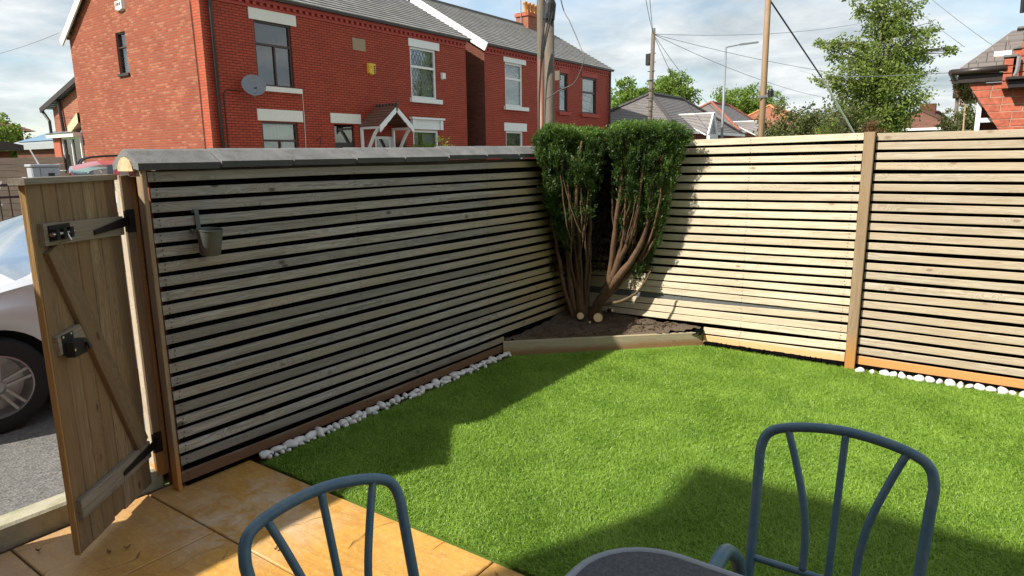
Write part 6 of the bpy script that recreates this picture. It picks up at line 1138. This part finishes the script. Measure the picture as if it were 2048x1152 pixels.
# ================================================================== trees and bushes
def tree(name, label, cat, base, trunk_h, blobs, n, ls, lm, seed, tr=0.12, group=None, bm='bark_grey', gap=0.35, lw=0.5):
    """blobs: (x,y,z,rx,ry,rz) relative to base; leaves gather in clumps on twigs, with gaps between"""
    r = np.random.default_rng(seed); t = thing(name, label, cat, base, group); base = Vector(base); rt = random.Random(seed)
    topz = max(b_[2] for b_ in blobs); b = MB(); k = 9
    b.tube([base + Vector((0.12 * sin(i * 1.3 + seed), 0.12 * cos(i * 0.9 + seed), topz * i / k)) * (1 if i else 0) + (base * 0) for i in range(k + 1)], [tr * (1 - 0.85 * i / k) for i in range(k + 1)], 9); b.build('trunk', bm, t, smooth=True)
    Cs, Us = [], []; vol = [b_[3] * b_[4] * b_[5] for b_ in blobs]; tot = sum(vol)
    lb = MB()
    for bi, (bx, by_, bz, rx, ry, rz_) in enumerate(blobs):
        c = np.array([base.x + bx, base.y + by_, base.z + bz]); nb = int(n * vol[bi] / tot); ncl = max(10, nb // 26)
        d = r.normal(size=(ncl, 3)); d /= np.linalg.norm(d, axis=1, keepdims=True); rad = r.uniform(0.25, 1.08, ncl) ** 0.55; cc = c + d * rad[:, None] * np.array([rx, ry, rz_])
        keep = (vnoise(cc, 2.2 / max(rx, 0.6), seed + bi) > -gap - 0.30); cc = cc[keep]; d = d[keep]
        for q in range(min(10, len(cc))):
            s0 = Vector((base.x + bx * 0.25, base.y + by_ * 0.25, base.z + max(0.3, bz - rz_ * rt.uniform(0.5, 1.1)))); e = Vector(cc[q]); m_ = s0.lerp(e, 0.5) + Vector((0, 0, 0.12 * rz_)); lb.tube(spline([s0, m_, e], 3), [tr * 0.22, tr * 0.19, tr * 0.16, tr * 0.13, tr * 0.1, tr * 0.07, tr * 0.05][:7], 5)
        per = r.integers(14, 38, len(cc)); idx = np.repeat(np.arange(len(cc)), per); sp = (0.13 * min(rx, rz_) + 0.05)
        P = cc[idx] + r.normal(size=(len(idx), 3)) * sp * np.array([1, 1, 0.75]); Cs.append(P); Us.append(d[idx] * 0.7 + r.normal(size=P.shape) * 0.6 + np.array([0, 0, -0.15]))
    lb.build('limbs', bm, t, smooth=True)
    leaves('crown', np.concatenate(Cs), np.concatenate(Us), ls, ls * lw, lm, t); return t
def mound(w, d, h, k, seed, z0=0.25):
    r = random.Random(seed); out = []
    for i in range(k): a = r.uniform(0, 6.28); q = r.uniform(0.0, 0.75); s = r.uniform(0.28, 0.45); out.append((w * q * cos(a), d * q * sin(a), h * r.uniform(z0, 0.95 - s * 0.5), w * s, d * s, h * s * 0.75))
    return out
big = [(-0.2, 0, 3.2, 1.3, 1.3, 1.2), (0.5, 0.3, 4.2, 1.4, 1.3, 1.3), (-0.7, -0.4, 5.0, 1.4, 1.2, 1.0), (0.1, 0, 6.2, 1.0, 1.0, 1.3), (0.7, 0.5, 6.4, 1.2, 1.0, 0.9), (-1.3, -0.8, 6.1, 0.8, 0.7, 0.6), (1.5, 1.2, 5.4, 0.7, 0.7, 0.45), (2.0, 1.6, 5.75, 0.45, 0.45, 0.28), (2.5, 1.9, 6.1, 0.35, 0.35, 0.22), (-2.0, -1.3, 6.5, 0.5, 0.5, 0.32), (-2.1, -1.4, 4.9, 0.45, 0.4, 0.25), (-1.2, -0.7, 8.6, 0.5, 0.4, 0.35), (1.6, 1.0, 7.0, 0.5, 0.45, 0.35), (0.2, 0.2, 7.5, 0.8, 0.8, 1.0), (-0.7, -0.5, 7.9, 0.7, 0.6, 0.6), (0.9, 0.6, 7.7, 0.6, 0.5, 0.6), (0.3, 0.2, 8.8, 0.6, 0.6, 0.7), (-1.6, -1.1, 4.6, 0.6, 0.5, 0.35), (0.8, 0.5, 3.0, 0.7, 0.6, 0.6)]
tree('poplar_tree', 'tall wind-blown green tree standing above the right fence', 'tree', (-4.45, 34.6, 0), 8, big, 32000, 0.145, 'leaf_poplar', 3, tr=0.17, gap=0.15, lw=0.55)
G_ = 'trees beyond the roofs'
tree('round_tree', 'bright green tree beyond the red houses, left of the small distant pole', 'tree', (-27.4, 57.0, 0), 6, [(x, y, z + 1.2, a, b_, c) for x, y, z, a, b_, c in mound(2.7, 2.6, 7.6, 22, 1)], 20000, 0.30, 'leaf_green', 31, tr=0.2, group=G_, gap=0.9)
tree('round_tree', 'dense green tree behind the slate bungalow roof, right of the small distant pole', 'tree', (-24.4, 60.0, 0), 6, [(x, y, z + 1.2, a, b_, c) for x, y, z, a, b_, c in mound(3.0, 2.6, 7.7, 24, 2)], 22000, 0.30, 'leaf_green', 32, tr=0.2, group=G_, gap=0.9)
tree('round_tree', 'green tree between the street lamp and the honey-coloured pole', 'tree', (-24.6, 83.0, 0), 6, [(x, y, z + 1.2, a, b_, c) for x, y, z, a, b_, c in mound(4.2, 3.4, 8.2, 26, 3)], 20000, 0.36, 'leaf_green', 33, tr=0.22, group=G_, gap=0.9)
tree('round_tree', 'yellow-green shrub at the end of the red houses', 'tree', (-28.4, 54.5, 0), 4, mound(1.5, 1.5, 5.0, 8, 5), 2500, 0.26, 'leaf_lime', 35, tr=0.1, group=G_)
tree('round_tree', 'olive-green broad bush left of the stay wire', 'bush', (-8.3, 37.2, 0), 3, mound(2.3, 1.8, 4.2, 18, 6, 0.35), 9000, 0.19, 'leaf_olive', 36, tr=0.1)
tree('round_tree', 'bright lime-green round shrub at the foot of the tall tree', 'bush', (-6.15, 35.4, 0), 2, mound(0.95, 0.9, 3.5, 10, 7, 0.5), 3600, 0.14, 'leaf_lime', 37, tr=0.07)
tree('round_tree', 'dark green tree behind the lime-green shrub', 'bush', (-7.6, 43.0, 0), 3, mound(3.6, 2.2, 4.6, 20, 8, 0.4), 9000, 0.22, 'leaf_dark', 38, tr=0.12)
tree('round_tree', 'grey-green feathery bush under the stay wire', 'bush', (-5.3, 33.0, 0), 3, mound(1.5, 1.0, 3.9, 13, 18, 0.4), 5000, 0.13, 'leaf_olive', 48, tr=0.08, gap=0.1)
tree('round_tree', 'dark green tree to the right of the tall tree', 'tree', (-5.2, 42.5, 0), 3, mound(1.5, 1.4, 4.5, 15, 9, 0.4), 6000, 0.20, 'leaf_dark', 39, tr=0.12)
tree('round_tree', 'reddish-brown shrub showing just above the fence', 'bush', (-4.1, 32.3, 0), 2, mound(1.0, 0.8, 3.0, 11, 10, 0.5), 3800, 0.12, 'leaf_red', 40, tr=0.06)
tree('round_tree', 'yellowish green bush beside the neighbouring house', 'bush', (-1.25, 36.8, 0), 3, mound(1.05, 0.9, 4.2, 20, 11, 0.4), 9000, 0.13, 'leaf_olive', 41, tr=0.08)
tree('round_tree', 'pale far hedge behind the brown bungalow roof', 'bush', (-1.5, 60.0, 0), 3, mound(3.0, 1.0, 4.7, 14, 12, 0.5), 3500, 0.22, 'leaf_olive', 42, tr=0.08)
tree('round_tree', 'light green tree at the left edge below the distant dark roof', 'tree', (-46.6, 15.2, 0), 4, mound(1.7, 1.5, 4.6, 13, 13, 0.4), 4500, 0.20, 'leaf_lime', 43, tr=0.1)
tree('round_tree', 'small yellow-green bush in front of the white ground-floor window', 'bush', (-15.9, 17.35, 0.05), 1, mound(0.95, 0.75, 2.30, 16, 14, 0.5), 6000, 0.085, 'leaf_lime', 44, tr=0.05)
tree('round_tree', 'small round potted bush by the further house', 'bush', (-16.3, 22.6, 0.05), 1, mound(0.3, 0.3, 2.1, 7, 15, 0.7), 900, 0.06, 'leaf_dark', 45, tr=0.03)
